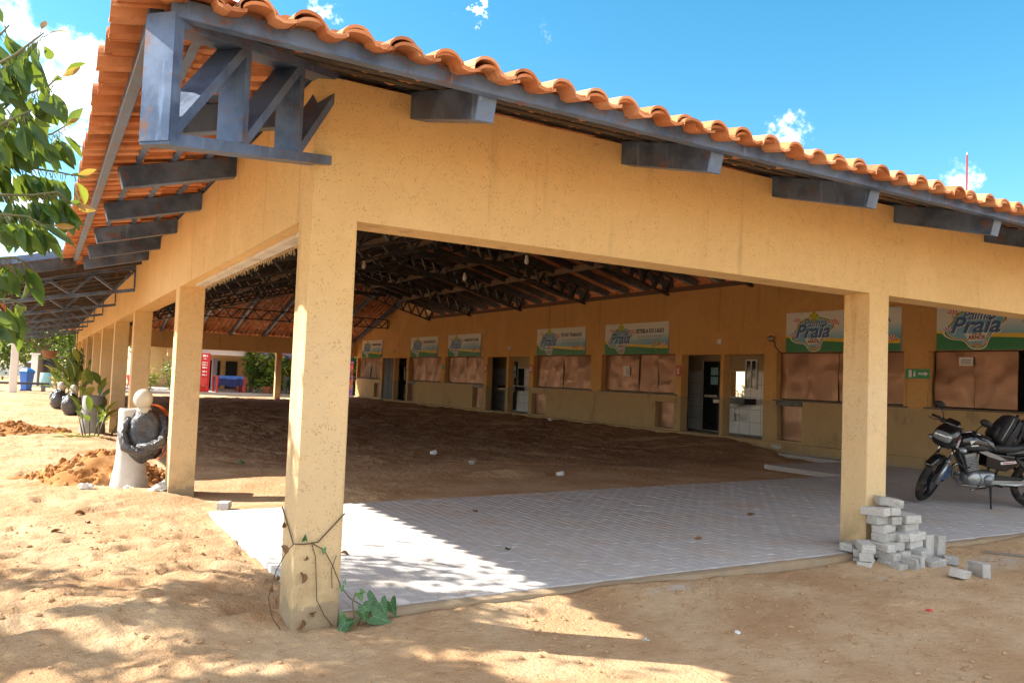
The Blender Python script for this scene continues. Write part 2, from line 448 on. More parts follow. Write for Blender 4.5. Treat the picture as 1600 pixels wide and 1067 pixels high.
def tiles(name, n_u, n_e, fn, keep, per=.24, crs=.35, ns=13, rise=SL, parent=PAV, hs=1., jit=1.):
    """fn(u, e) -> x, y, z of the tile bed; keep(u, e) -> mask; u across, e up the slope from the eave"""
    tt = np.concatenate([[0, .012], np.linspace(.04, .62, ns-6), [.655, .67, .84, 1.0, 1.07]]); ns = len(tt)
    cap = tt < .66
    prof = hs*np.where(cap, -.004+.068*np.sqrt(np.clip(1-((tt-.33)/.33)**2, 0, 1)), np.where(tt < 1.01, -.004-.012*np.sin(np.pi*np.clip((tt-.66)/.36, 0, 1)), .002))
    K, T = np.meshgrid(np.arange(n_e), np.arange(n_u), indexing='ij')
    m = keep((T+.5)*per, (K+.5)*crs)
    K = K[m]; T = T[m]; n = len(K)
    r = rng.random(n); je = rng.normal(0, .011, n); jh = rng.normal(0, .004*jit, n); ju = rng.normal(0, .006*jit, n); tilt = rng.normal(0, .009*jit, n)
    U = (T[:,None]+tt[None,:])*per + ju[:,None]
    rows = []
    for (de, lift) in ((-.012, .030), (crs+.075, -.004)):
        E_ = (K*crs+de+je)[:,None]+0*U
        H = prof[None,:]*(1.0 if de < 0 else .90) + lift + jh[:,None] + tilt[:,None]*(tt[None,:]-.5)
        x, y, z = fn(U, E_); top = np.stack([x, y, z+H], -1)
        bot = np.stack([x, y, z+H-.017], -1)
        rows += [top, bot]
    tl, bl, th, bh = rows
    V = np.concatenate([tl, th, bh, bl], 1)           # n, 4*ns, 3
    a = np.arange(ns-1)
    f = [np.stack([a, a+1, ns+a+1, ns+a], 1), np.stack([2*ns+a, 2*ns+a+1, 3*ns+a+1, 3*ns+a], 1), np.stack([3*ns+a, 3*ns+a+1, a+1, a], 1)]
    f = np.concatenate(f, 0)
    F = (f[None]+(np.arange(n)*4*ns)[:,None,None]).reshape(-1, 4)
    V = V.reshape(-1, 3)
    me = bpy.data.meshes.new(name)
    me.vertices.add(len(V)); me.vertices.foreach_set('co', V.ravel().astype(np.float32))
    me.loops.add(F.size); me.loops.foreach_set('vertex_index', F.ravel().astype(np.int32))
    me.polygons.add(len(F)); me.polygons.foreach_set('loop_start', np.arange(0, F.size, 4, dtype=np.int32))
    me.polygons.foreach_set('loop_total', np.full(len(F), 4, dtype=np.int32))
    me.polygons.foreach_set('use_smooth', np.ones(len(F), bool))
    at = me.attributes.new('rnd', 'FLOAT', 'POINT'); at.data.foreach_set('value', np.repeat(r, 4*ns).astype(np.float32))
    me.materials.append(MT['tile']); me.update(); 
    try: me.set_sharp_from_angle(angle=R_(50))
    except Exception: pass
    o = bpy.data.objects.new(name, me); COL.objects.link(o); o.parent = parent
    return o
EO = 1.20                       # eave overhang
CO = 2.40                       # overhang of the wide side canopy
YC = 9.35                       # where the canopy starts
ZB = 3.44
ne = math.ceil((D_+EO)/.35)
XE = 24.0
# short starter course peeping out under the first one
tiles('eave_course', int((XE+EO)/.24), 1, lambda u, e: (u-EO+.022, e-EO+.016, ZB+.004+SL*(e-EO)), lambda u, e: u > -1, hs=.62)
tiles('eave_course', math.ceil((YC+EO)/.24), 1, lambda u, e: (e-EO+.016, u-EO+.022, ZB+.004+SL*(e-EO)), lambda u, e: u > -1, hs=.62)
# front slope (rises towards +Y)
tiles('roof_slope', int((XE+EO)/.24), ne, lambda u, e: (u-EO, e-EO, ZB+SL*(e-EO)), lambda u, e: (u-EO) >= (e-EO)-.16)
# left slope, narrow eave
tiles('roof_slope', math.ceil((YC+EO)/.24), ne, lambda u, e: (e-EO, u-EO, ZB+SL*(e-EO)), lambda u, e: (u-EO) >= (e-EO)-.16)
# left slope, wide canopy part
tiles('roof_slope', int((LY+EO-YC)/.24), math.ceil((D_+CO)/.35), lambda u, e: (e-CO, u+YC, ZB+.012+SL*(e-CO)),
      lambda u, e: ((u+YC) >= (e-CO)-.16) & ((LY-(u+YC)) >= (e-CO)-.16), ns=9, jit=.25)
# inner slope down to the stall wall
tiles('roof_slope', int((30.1-9.7)/.24), math.ceil((17.0-D_)/.35), lambda u, e: (17.0-e, u+9.7, ZB+SL*(2*D_-17.0+e)), lambda u, e: u > -1, ns=9, jit=.25)
# far slope (rises towards -Y)
tiles('roof_slope', int((XE+EO)/.24), ne, lambda u, e: (u-EO, LY+EO-e, ZB+SL*(e-EO)), lambda u, e: ((u-EO) >= (e-EO)-.16), ns=9, jit=.25)
# ridge and hip caps
mb = MB()
def capline(p, q, r=.10, L=.38):
    p = Vector(p); q = Vector(q); n = int((q-p).length/L); d = (q-p).normalized(); s = d.cross(Vector((0,0,1))).normalized(); u = s.cross(d)
    for i in range(n):
        a = p+d*(i*L-.02); b = p+d*((i+1)*L+.03); mb.crnd = random.random(); vs = []
        for (c, rr, z) in ((a, r, .03), (b, r*.86, .0)):
            for k in range(9):
                an = PI*k/8; vs.append(c+s*(rr*math.cos(an))+u*(rr*math.sin(an)*.8+z))
        mb.add(vs, [(k, k+1, 10+k, 9+k) for k in range(8)])
capline((-EO,-EO,ZB-SL*EO+.02), (D_,D_,ZB+SL*D_+.03)); capline((-EO,LY+EO,ZB-SL*EO+.02), (D_,LY-D_,ZB+SL*D_+.03))
capline((D_,D_,ZB+SL*D_+.03), (D_,LY-D_,ZB+SL*D_+.03)); capline((D_,D_,ZB+SL*D_+.03), (XE,D_,ZB+SL*D_+.03)); capline((D_,LY-D_,ZB+SL*D_+.03), (XE,LY-D_,ZB+SL*D_+.03))
o = mb.build('ridge_cap', MT['tile'], PAV, rnd=True, fixn=False, smooth=True)
# gable infill between the long inner slope and the cross ridges
for (yy, dy) in ((D_+.02, .05), (LY-D_-.07, .05)):
    mb = MB(); z0 = ZB+SL*D_
    mb.prism([(D_+.1, yy, z0-.06), (17, yy, z0-.02), (17, yy, z0-SL*(17-D_)+.02), ], (0, dy, 0)); mb.build('gable_panel', MT['steel_dark'], PAV)

# ---- beams and pillars
def cutbox(name, x0, x1, y0, y1, z0, z1, mat=None, bev=0):
    mb = MB(); mb.box(x0, x1, y0, y1, z0, z1); return mb.build(name, mat or MT['stucco'], PAV, bevel=bev, seg=2)
BZ, BT = 2.478, 3.375
cutbox('beam', 0, XE, 0, .30, BZ, BT)
cutbox('beam', 0, .29, .3005, LY-.3005, BZ, BT)
cutbox('beam', 0, XE, LY-.30, LY, BZ, BT)
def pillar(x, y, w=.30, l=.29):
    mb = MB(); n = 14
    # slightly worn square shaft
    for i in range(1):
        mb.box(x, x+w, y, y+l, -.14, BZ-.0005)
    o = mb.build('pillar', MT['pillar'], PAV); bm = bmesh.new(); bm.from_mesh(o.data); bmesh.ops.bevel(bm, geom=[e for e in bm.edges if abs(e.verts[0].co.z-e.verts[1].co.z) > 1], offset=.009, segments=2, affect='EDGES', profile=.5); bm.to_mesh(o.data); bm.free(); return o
COLY = [5.53, 10.95, 15.4, 19.8, 24.1, 28.3, 32.5, 36.3]
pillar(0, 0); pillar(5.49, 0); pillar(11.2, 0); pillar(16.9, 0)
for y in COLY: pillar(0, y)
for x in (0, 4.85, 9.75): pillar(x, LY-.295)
# plinth of the second pillar and moulded soffit strip
mb = MB(); mb.box(.10, .20, .45, 5.0, BZ-.030, BZ+.002); o = mb.build('soffit_strip', simple('dusty_white_trim', (.55,.50,.42), .8, 0, .2, 6, .2, dirt=(.30,.2,.1)), PAV)
mb = MB()
for i in range(260):
    y = random.uniform(.5, 4.9); x = .205+random.random()*.03; mb.bar((x, y, BZ-.005), (x+random.uniform(-.01,.02), y+random.uniform(-.03,.03), BZ-.02-random.random()*.06), .004, .004)
tag(mb.build('fibre_fringe', simple('fibre', (.42,.33,.20), .9), PAV, fixn=False), kind='stuff')

# ---- eave steel
S = MT['steel']; SD = MT['steel_dark']
mb = MB(); mb.box(-.985, XE, -1.065, -1.00, 3.082, 3.172); mb.build('fascia', S, PAV, bevel=.004)
mb = MB(); mb.box(-1.065, -1.00, -.90, YC-.02, 3.082, 3.172); mb.build('fascia', S, PAV, bevel=.004)
# closing caps behind the fascias (folded channel lips)
for d in (-.80, -.52, -.24, .02):
    mb = MB(); z = zr(d); mb.box(d*1.0-.02 if False else max(d, -1.0), XE, d-.028, d+.028, z+.002, z+.045); mb.build('batten', SD, PAV)
    mb = MB(); mb.box(d-.024, d+.024, max(d, -1.0)+.05, YC, z+.003, z+.043); mb.build('batten', S, PAV)
def rafter(p, q, w=.12, h=.18, name='rafter', mat=None):
    mb = MB(); p = Vector(p); q = Vector(q); d = (q-p).normalized(); sd = d.cross(Vector((0,0,1))).normalized(); u = sd.cross(d)
    c = (p+q)/2-u*h/2; mb.obox(c, d*((q-p).length/2), sd*w/2, u*h/2)
    return mb.build(name, mat or S, PAV, bevel=.004)
fx = [.69, 2.47, 4.16, 5.90, 7.50, 9.2, 10.9, 12.6, 14.3, 16.0, 17.7, 19.4, 21.1]
for x in fx:
    d1 = min(x-.08, D_); rafter((x, -.995, zr(-.995)), (x, d1, zr(d1)))
ly = [.72, 2.50, 4.29, 6.10, 7.78, 9.25]
for y in ly:
    d1 = min(y-.08, D_); rafter((-.945, y, zr(-.945)), (d1, y, zr(d1)))
yy = 10.3
TY = [13.0, 17.2, 21.4, 25.6, 29.75]
while yy < 39.2:
    d1 = min(D_, LY-yy-.1)
    if min(abs(yy-t_) for t_ in TY) > .3:
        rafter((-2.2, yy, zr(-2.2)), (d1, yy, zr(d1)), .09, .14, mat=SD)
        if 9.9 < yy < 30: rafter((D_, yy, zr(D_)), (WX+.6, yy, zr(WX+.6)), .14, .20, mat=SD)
    yy += 1.06
for x in np.arange(2.1, 15, 1.72):
    d1 = min(x-.1, D_); rafter((x, LY+1.0, zr(-1.0)), (x, LY-d1, zr(d1)), .12, .18, mat=S)
# canopy: verge boards, outer fascia, long purlins
mb = MB()
p, q = Vector((-1.03, YC-.03, zr(-1.03)+.12)), Vector((-CO+.02, YC-.03, zr(-CO)+.12))
mb.bar(p, q, .04, .11); mb.build('verge_board', S, PAV)
mb = MB(); mb.bar(p+Vector((0,.03,-.155)), q+Vector((0,.03,-.155)), .05, .17); mb.build('verge_board', SD, PAV)
mb = MB(); mb.box(-CO+.02, -CO+.07, YC, LY+1, zr(-CO)-.02, zr(-CO)+.06); mb.build('fascia', S, PAV)
for d in np.arange(-2.15, -.1, .27):
    mb = MB(); z = zr(d); mb.box(d-.022, d+.022, YC, LY+1, z+.002, z+.05); mb.build('batten', S, PAV)

# ---- lattice trusses
def truss(p, q, depth, n, w=.12, m=.05, mat=None, name='roof_truss', start='v', zig=True, taper=None, mid_v=False):
    """top chord from p to q, bottom chord 'depth' below, webs of flat bar w wide"""
    mb = MB(); p = Vector(p); q = Vector(q); dn = Vector((0,0,-depth))
    d = (q-p).normalized(); sd = d.cross(Vector((0,0,1))).normalized()
    up = sd.cross(d)
    d0 = depth; d1 = depth if taper is None else taper
    P = lambda t, k: p.lerp(q, t)+Vector((0,0,-lerp(d0, d1, t)*k))
    hs = m*.5
    mb.bar(p, q, w, m, up); mb.bar(P(0,1), P(1,1), w, m, up)
    inn = .5*m/depth
    for i in range(n):
        a, b = i/n, (i+1)/n
        if zig:
            mb.bar(P(a, inn), P((a+b)/2, 1-inn), w*.985, m*.8, up); mb.bar(P((a+b)/2, 1-inn), P(b, inn), w*.985, m*.8, up)
        else:
            mb.bar(P(a, 1-inn), P(b-.012, inn), w*.985, m*.85, up); mb.bar(P(b, inn), P(b, 1-inn), w*.98, m*.85, d)
    if not zig: mb.bar(P(0, -.02), P(0, 1+inn), w*1.02, m, d)
    else: mb.bar(P(0, inn), P(0, 1-inn), w*.98, m*.8, d); mb.bar(P(1, inn), P(1, 1-inn), w*.98, m*.8, d)
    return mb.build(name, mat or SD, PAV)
# corner hip truss sticking out over the yard (outer end first)
a = -1.0; b = .16
truss((a, a, zr(a)-.055), (b, b, zr(b)-.02), .55, 3, w=.155, m=.056, mat=S, name='hip_truss', zig=False)
mb = MB(); e = Vector((-1,-1,0)).normalized(); s_ = Vector((1,-1,0)).normalized(); c_ = Vector((a,a,zr(a)-.325))+e*.031
mb.obox(c_, e*.004, s_*.0775, Vector((0,0,.295))); mb.build('end_plate', S, PAV)
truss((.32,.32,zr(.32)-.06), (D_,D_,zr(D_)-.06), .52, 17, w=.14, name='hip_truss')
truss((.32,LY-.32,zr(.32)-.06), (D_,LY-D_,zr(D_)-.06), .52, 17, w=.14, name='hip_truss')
for y in [8.75]+TY:
    dl = min(D_, y-.05)
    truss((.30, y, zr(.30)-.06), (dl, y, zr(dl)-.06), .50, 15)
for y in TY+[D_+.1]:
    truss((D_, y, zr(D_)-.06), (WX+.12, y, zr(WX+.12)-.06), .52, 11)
    mb = MB(); mb.bar((7.2, y, 5.17), (12.1, y, 5.17), .10, .16); mb.build('collar_tie', SD, PAV)
# lattice purlin across the far hip and along the inner slope
truss((4.6, 35.0, zr(4.9)-.30), (14.3, 35.0, zr(4.9)-.30), .46, 14, w=.10, name='lattice_purlin')
truss((.4, 20+.01, 1), (.5, 20.0, 1), .1, 1) if False else None
for d in (2.6, 5.2, 7.8):
    mb = MB(); mb.bar((d, max(d, 8.75), zr(d)-.20), (d, LY-d, zr(d)-.20), .10, .14, (0,0,1)); mb.build('purlin', MT['purlin'], PAV)
    mb = MB(); mb.bar((d+.1, d, zr(d)-.20), (XE, d, zr(d)-.20), .10, .14, (0,0,1)); mb.build('purlin', MT['purlin'], PAV)
for d in (11.2, 12.75):
    mb = MB(); mb.bar((d, D_, zr(d)-.16), (d, 30.2, zr(d)-.16), .10, .17, (0,0,1)); mb.build('purlin', MT['purlin'], PAV)
# canopy trusses at each pillar
for y in COLY[1:]:
    truss((-2.05, y+.3, zr(-2.05)-.06), (0, y+.3, zr(0)-.10), .30, 3, w=.09, m=.058, mat=S, name='canopy_truss', taper=.42)
# ------------------------------------------------------------------ stall wall
ZL, ZS, ZF = 2.435, 1.275, .245     # lintel, sill, threshold
RB = 1.04                            # top of the little hatches
# name, y0, y1 window; hatch y0,y1
stalls = [
  dict(w=(1.2, 4.97), hatch=None, sign=(1.72, 4.77), text=None, shut=(3.27, 4.90)),
  dict(w=(5.50, 8.92), hatch=(8.12, 8.86), sign=(5.56, 8.61), text='TÔ NA PRAIA', shut=None, bar=(8.10, 8.9)),
  dict(w=(12.60, 16.12), hatch=(12.62, 13.42), sign=(12.90, 15.93), text='ESTRELA DO LAGO'),
  dict(w=(16.72, 20.32), hatch=(19.42, 20.36), sign=(17.05, 20.08), text='TÔ NO TRABALHO'),
  dict(w=(24.20, 27.88), hatch=(24.22, 25.12), sign=(24.50, 27.58), text='RAIMUNDO DO BAR', bar=(24.22, 25.12)),
  dict(w=(28.32, 32.02), hatch=(31.25, 32.1), sign=(28.72, 31.80), text='BAR E RESTAURANTE JR', bar=(31.2, 32.05)),
  dict(w=(35.85, 39.55), hatch=(35.85, 36.72), sign=(35.70, 38.78), text='DOMINGOS RAMOS'),
]
doors = [(9.32, 10.70), (10.82, 12.34), (20.62, 22.17), (22.32, 23.92), (32.32, 33.92), (34.02, 35.62)]
holes = []
for s in stalls:
    holes.append((s['w'][0], s['w'][1], ZS, ZL))
    if s['hatch']:
        top = ZS-.06 if s.get('bar') else RB
        holes.append((s['hatch'][0], s['hatch'][1], ZF+.04, top))
for d in doors: holes.append((d[0], d[1], ZF, 2.40))
def wall_holes(x, y0, y1, z0, z1, holes, th):
    ys = sorted({y0, y1}|{h[0] for h in holes}|{h[1] for h in holes}); zs = sorted({z0, z1}|{h[2] for h in holes}|{h[3] for h in holes})
    mb = MB(); H = {}
    for i in range(len(ys)-1):
        for j in range(len(zs)-1):
            cy, cz = (ys[i]+ys[i+1])/2, (zs[j]+zs[j+1])/2
            H[i,j] = any(h[0] < cy < h[1] and h[2] < cz < h[3] for h in holes)
    for (i, j), h in H.items():
        a, b, c, d = ys[i], ys[i+1], zs[j], zs[j+1]
        if not h:
            mb.quad((x,b,c),(x,a,c),(x,a,d),(x,b,d)); mb.quad((x+th,a,c),(x+th,b,c),(x+th,b,d),(x+th,a,d))
            for (ii, jj, q) in ((i-1,j,((x,a,c),(x+th,a,c),(x+th,a,d),(x,a,d))), (i+1,j,((x,b,c),(x,b,d),(x+th,b,d),(x+th,b,c))),
                                (i,j-1,((x,a,c),(x,b,c),(x+th,b,c),(x+th,a,c))), (i,j+1,((x,a,d),(x+th,a,d),(x+th,b,d),(x,b,d)))):
                if H.get((ii,jj), True): mb.quad(*q)
    return mb
mb = wall_holes(WX, -.5, 39.7, -.15, 3.36, holes, .26)
mb.build('stall_wall', MT['wall'], PAV, fixn=False)
mb = MB(); zt = lambda y: ZB-.05+SL*min(y, LY-y)
mb.prism([(WX+.004, .31, 3.361), (WX+.004, .31, zt(.31)), (WX+.004, 8.98, zt(8.98)), (WX+.004, 8.98, 4.23), (WX+.004, 30.25, 4.23), (WX+.004, 30.25, zt(30.25)), (WX+.004, 39.69, zt(39.69)), (WX+.004, 39.69, 3.361)][::-1], (.25,0,0))
mb.build('stall_wall', MT['wall'], PAV)
mb = MB(); mb.box(WX-.035, WX+.2, 9.0, 30.2, 4.232, 4.36); mb.build('ring_beam', simple('ring_beam_brown', (.16,.085,.05), .8, 0, .2, 4, .2), PAV)
mb = MB(); mb.box(WX+1.2, WX+1.3, -.5, 30.2, 4.4, 4.9); mb.build('attic_board', MT['steel_dark'], PAV)
# threshold ledge
mb = MB()
mb.box(WX-.10, WX-.002, 5.0, 39.6, -.15, ZF-.012); mb.build('plinth', MT['wall'], PAV, bevel=.012)
# shutters: dented brown sheet
def shutter_mat():
    t = NT('brown_sheet_metal'); P = t.pos()
    n = t.noise(2.4, 5, .6, P)
    c = t.mix(n, (.24,.12,.07), (.36,.20,.125))
    c = t.mix(t.mr(t.noise(9, 6, .7, P), .56, .74, 0, .5), c, (.37,.215,.155))
    c = t.mix(t.mr(t.noise(3, 5, .65, t.mapping(P, (1,4,.6))), .6, .75, 0, .5), c, (.13,.06,.04))
    return t.fin(c, t.mr(n, .3, .7, .28, .44), .45, t.bump(t.noise(3, 2, .4, P), .16, .05), .5)
MT['shutter'] = shutter_mat()
def dented(name, y0, y1, z0, z1, x, seed, amp=.022, seams=(), parent=PAV):
    ny_ = max(6, int((y1-y0)/.05)); nz_ = max(8, int((z1-z0)/.05))
    ys = np.linspace(y0, y1, ny_); zs = np.linspace(z0, z1, nz_)
    Yg, Zg = np.meshgrid(ys, zs)
    h = fbm(Yg, Zg, 1.7, 2, .4, seed*7.3, seed*3.1)*amp*1.5
    h = h + amp*.9*(np.abs(vnoise(Yg+.5*Zg, Zg, 2.3, seed*5.1, 2)) - .3)   # creases
    for s in seams: h = h - .014*np.exp(-((Yg-s)/.03)**2) + .006*vnoise(Yg, Zg, 9, seed)*np.exp(-((Yg-s)/.09)**2)
    X_ = x+h
    vs = list(zip(X_.ravel(), Yg.ravel(), Zg.ravel())); fs = []
    for j in range(nz_-1):
        for i in range(ny_-1): fs.append((j*ny_+i, j*ny_+i+1, (j+1)*ny_+i+1, (j+1)*ny_+i)[::-1])
    mb = MB(); mb.add(vs, fs); o = mb.build(name, MT['shutter'], parent, fixn=False, smooth=True)
    return o
granite = simple('dark_granite', (.055,.05,.05), .35, 0, .3, 30)
blackm = simple('black_panel', (.012,.012,.014), .35, 0, .3, 3)
for k, s in enumerate(stalls):
    a, b = s['w']; a_, b_ = s.get('shut') or (a+.02, b-.02)
    n = 4 if b_-a_ > 2.5 else 2
    ed = [lerp(a_, b_, i/n) for i in range(n+1)]
    for i in range(n):
        hinge = [] if i % 2 else [ed[i+1]]
        sh = dented('shutter', ed[i]+.006, ed[i+1]-.006, ZS+.03, ZL-.02, WX+.14+.012*(i % 2), k*5+i+1, .018)
        # riveted seam strip
        mb = MB(); ym = lerp(ed[i], ed[i+1], .5)
        if i in (0, 3):
            for q in range(16): mb.ell((WX+.128, ed[i+1 if i == 0 else i]+.03, ZS+.08+q*.068), .010, .008, .008, 6, 4)
            mb.build('rivet_row', MT['shutter'], sh, smooth=True)
    mb = MB(); mb.box(WX-.05, WX+.20, a-.10, b+.06, ZS-.034, ZS-.003); mb.build('window_sill', granite, PAV, bevel=.004)
    if s['hatch']:
        top = ZS-.06 if s.get('bar') else RB
        dented('hatch_door', s['hatch'][0]+.015, s['hatch'][1]-.015, ZF+.05, top-.015, WX+.16, k+40, .018)
        if s.get('bar'):
            mb = MB(); mb.box(WX-.012, WX+.15, s['bar'][0], s['bar'][1], ZS-.15, ZS-.036); mb.build('hatch_lintel', blackm, PAV, bevel=.004)
# dark interior of the open half of the nearest stall, with a few shelves
mb = MB()
def room(mb, y0, y1, z0, z1, d, x0=WX+.262):
    x1 = x0+d
    mb.quad((x1,y0,z0),(x1,y1,z0),(x1,y1,z1),(x1,y0,z1))
    mb.quad((x0,y0,z0),(x1,y0,z0),(x1,y0,z1),(x0,y0,z1)); mb.quad((x0,y1,z0),(x0,y1,z1),(x1,y1,z1),(x1,y1,z0))
    mb.quad((x0,y0,z1),(x1,y0,z1),(x1,y1,z1),(x0,y1,z1)); mb.quad((x0,y0,z0),(x0,y1,z0),(x1,y1,z0),(x1,y0,z0))
    return mb
room(mb, .9, 5.3, .2, 2.6, 2.2); MT['dark_in'] = simple('dark_interior', (.06,.05,.045), .85); mb.build('stall_interior', MT['dark_in'], PAV, fixn=False)
shelf = empty('bottle_shelf', 'dark shelf of bottles inside the half open stall window', 'shelf', (WX+.75, 2.3, 1.2))
mb = MB()
for z in (.02, .45, .86): mb.box(-.15, .15, -1.0, .95, z, z+.025)
mb.build('board', blackm, shelf)
for k in range(22):
    zb = (.045, .475)[k % 2]; h = random.uniform(.2, .3); y = -.9+k*.083
    mb = MB(); mb.lathe([(.033,0),(.033,h*.6),(.014,h*.75),(.014,h)], 8, (0,y,zb))
    o = mb.build('bottle', simple('bottle_glass_%d' % k, random.choice([(.02,.10,.03),(.25,.05,.03),(.05,.12,.15),(.25,.2,.1)]), .15), None, loc=(WX+.75, 2.3, 1.2), smooth=True)
    tag(o, 'small glass bottle in a row on the dark shelf inside the stall', 'bottle', 'bottles on the dark stall shelf')
# door alcoves
def tile_white():
    t = NT('white_wall_tile'); P = t.pos()
    v = t.mapping(P, (1,1,1)); sx, sy, sz = t.sep(v)
    f = lambda s, w: t.math('ABSOLUTE', t.math('SUBTRACT', t.math('FRACT', t.math('DIVIDE', s, w)), .5))
    g = t.math('GREATER_THAN', t.math('MAXIMUM', t.math('MAXIMUM', f(sy, .385), f(sx, .385)), f(t.math('ADD', sz, -.25), .345)), .482)
    c = t.mix(t.noise(2, 4, .6, P), (.60,.61,.63), (.70,.71,.72))
    c = t.mix(g, c, (.26,.26,.27))
    return t.fin(c, .22, 0, None, .5)
MT['wtile'] = tile_white()
alc_paint = simple('alcove_paint', (.42,.32,.19), .8, 0, .1, 3)
white_frame = simple('white_frame', (.75,.75,.74), .4, 0, .05, 4)
glass = simple('dark_glass', (.03,.035,.04), .08, 0, .2, 2)
mirror = NT('mirror'); mirror = mirror.fin((.85,.87,.88), .03, 1.0)
def lobby(y0, y1):
    x0 = WX+.262; x1 = x0+.85; mb = None
    for zz0, zz1, m in ((ZF, 2.0, MT['wtile']), (2.0, 2.62, alc_paint)):
        mb = MB()
        mb.quad((x1,y0,zz0),(x1,y1,zz0),(x1,y1,zz1),(x1,y0,zz1)); mb.quad((x0,y0,zz0),(x1,y0,zz0),(x1,y0,zz1),(x0,y0,zz1)); mb.quad((x0,y1,zz0),(x0,y1,zz1),(x1,y1,zz1),(x1,y1,zz0))
        mb.build('alcove_wall', m, PAV, fixn=False)
    mb = MB(); mb.quad((x0-.26,y0,ZF+.003),(x1,y0,ZF+.003),(x1,y1,ZF+.003),(x0-.26,y1,ZF+.003)); mb.build('alcove_floor', MT['alc_floor'], PAV, fixn=False)
    mb = MB(); mb.quad((x0,y0,2.62),(x1,y0,2.62),(x1,y1,2.62),(x0,y1,2.62)); mb.build('alcove_ceiling', alc_paint, PAV, fixn=False)
    return x1
MT['alc_floor'] = simple('alcove_floor', (.35,.33,.3), .6)
def basin(x1, q, label, mir, ml):
    sk = empty('wash_basin', label, 'wash basin', (x1-.25, (q[0]+q[1])/2, 1.2)); hl = (q[1]-q[0])/2
    mb = MB(); mb.box(-.22, .235, -hl, hl, -.12, .04); mb.build('counter', blackm, sk, bevel=.004)
    mb = MB(); mb.box(-.235, -.222, hl*.1, hl*.95, -.12, -.03); mb.build('paper_strip', simple('paper_strip', (.62,.58,.5), .7), sk)
    mb = MB(); mb.ell((0,0,-.12), .15, .18, .12, 16, 8); mb.build('bowl', white_frame, sk, smooth=True)
    mb = MB(); mb.tube([(0,0,-.2),(0,0,-.45),(.02,0,-.56),(.07,0,-.58),(.1,.05,-.46),(.2,.12,-.42)], .03, 8); mb.build('drain_pipe', white_frame, sk, smooth=True)
    mb = MB(); mb.tube([(.15,0,.04),(.15,0,.20),(.11,0,.25),(.04,0,.23),(.03,0,.19)], .014, 8); mb.lathe([(.03,0),(.03,.02)], 10, (.15,0,.04)); mb.build('tap', NT('chrome').fin((.75,.75,.76), .15, 1.), sk, smooth=True)
    mo = MB(); mo.box(x1-.02, x1-.002, mir[0], mir[1], 1.28, 1.98); o = mo.build('mirror', mirror, None); tag(o, ml, 'mirror')
def leaf_door(x, y, hw, label):
    dr = empty('black_door', label, 'door', (x, y, ZF))
    mb = MB(); mb.box(-.02, .02, -hw, hw, .03, 2.02); mb.build('leaf', blackm, dr, bevel=.005)
    mb = MB(); mb.box(-.035, .03, hw+.001, hw+.06, .0, 2.07); mb.build('frame', simple('grey_frame', (.45,.45,.46), .5), dr)
    for z in (1.35, 1.62): mb = MB(); mb.box(-.026, -.021, -hw+.02, -hw+.30, z, z+.22); mb.build('notice', simple('blue_notice', (.25,.5,.62), .6, 0, .5, 14), dr)
    mb = MB(); mb.box(-.028, -.021, -hw+.03, hw-.06, .98, 1.05); mb.build('paper_strip', simple('pale_strip', (.6,.57,.5), .7, 0, .4, 14), dr)
X1 = lobby(9.2, 13.75)
basin(X1, (10.55, 11.72), 'black stone counter with white drain pipe in the nearest tiled alcove', (10.98, 11.50), 'frameless mirror above the black counter in the nearest tiled alcove')
leaf_door(X1-.06, 12.22, .30, 'black door with blue notices in the nearest tiled alcove')
wd = empty('alcove_window', 'white framed sash window with dark panes high in the nearest tiled alcove', 'window', (X1-.01, 10.74, 1.92))
mb = MB()
for a, b, c, d in ((-.21,-.17,-.42,.40),(.17,.21,-.42,.40),(-.17,.17,.36,.40),(-.17,.17,-.42,-.38),(-.02,.02,-.38,.36)): mb.box(-.03, .005, a, b, c, d)
mb.build('frame', white_frame, wd); mb = MB(); mb.box(-.012, .003, -.169, .169, -.379, .359); mb.build('pane', glass, wd)
X1 = lobby(20.5, 26.4)
basin(X1, (22.7, 24.1), 'black counter wash basin in the middle tiled alcove', (22.75, 23.25), 'narrow mirror above the counter in the middle tiled alcove')
leaf_door(X1-.06, 23.52, .22, 'narrow black door with a blue notice behind the middle wash basin')
X1 = lobby(32.2, 37.2)
basin(X1, (34.9, 36.7), 'small looking black wash basin in the farthest tiled alcove', (35.2, 36.1), 'mirror in the farthest tiled alcove beside the dark folding door')
d = doors[5]
f = empty('folding_door', 'tall dark grey double door left of the farthest wash basin alcove', 'door', (WX+.10, (d[0]+d[1])/2, ZF))
for s_ in (-1, 1):
    mb = MB(); hw = (d[1]-d[0])/4
    mb.box(-.02, .02, s_*hw-hw+.01, s_*hw+hw-.01, .0, 2.14)
    for q in range(5): mb.box(-.028, -.0205, s_*hw-hw+.05, s_*hw+hw-.05, .06+q*.42, .42+q*.42)
    mb.build('leaf', simple('charcoal_door', (.045,.045,.055), .5, .3), f, bevel=.003)
for k, s in enumerate(stalls[1:]):  # unseen dark boxes added close behind the shutters to stop light leaking through
    mb = MB(); mb.box(WX+.40, WX+.46, s['w'][0]-.1, s['w'][1]+.1, .0, 2.7); mb.build('light_leak_backing', MT['dark_in'], PAV)
    for zz in (.02, 2.66): mb = MB(); mb.box(WX+.262, WX+.399, s['w'][0]-.1, s['w'][1]+.1, zz, zz+.03); mb.build('light_leak_backing', MT['dark_in'], PAV)
    for yy in (s['w'][0]-.1, s['w'][1]+.07): mb = MB(); mb.box(WX+.262, WX+.399, yy, yy+.03, .051, 2.659); mb.build('light_leak_backing', MT['dark_in'], PAV)
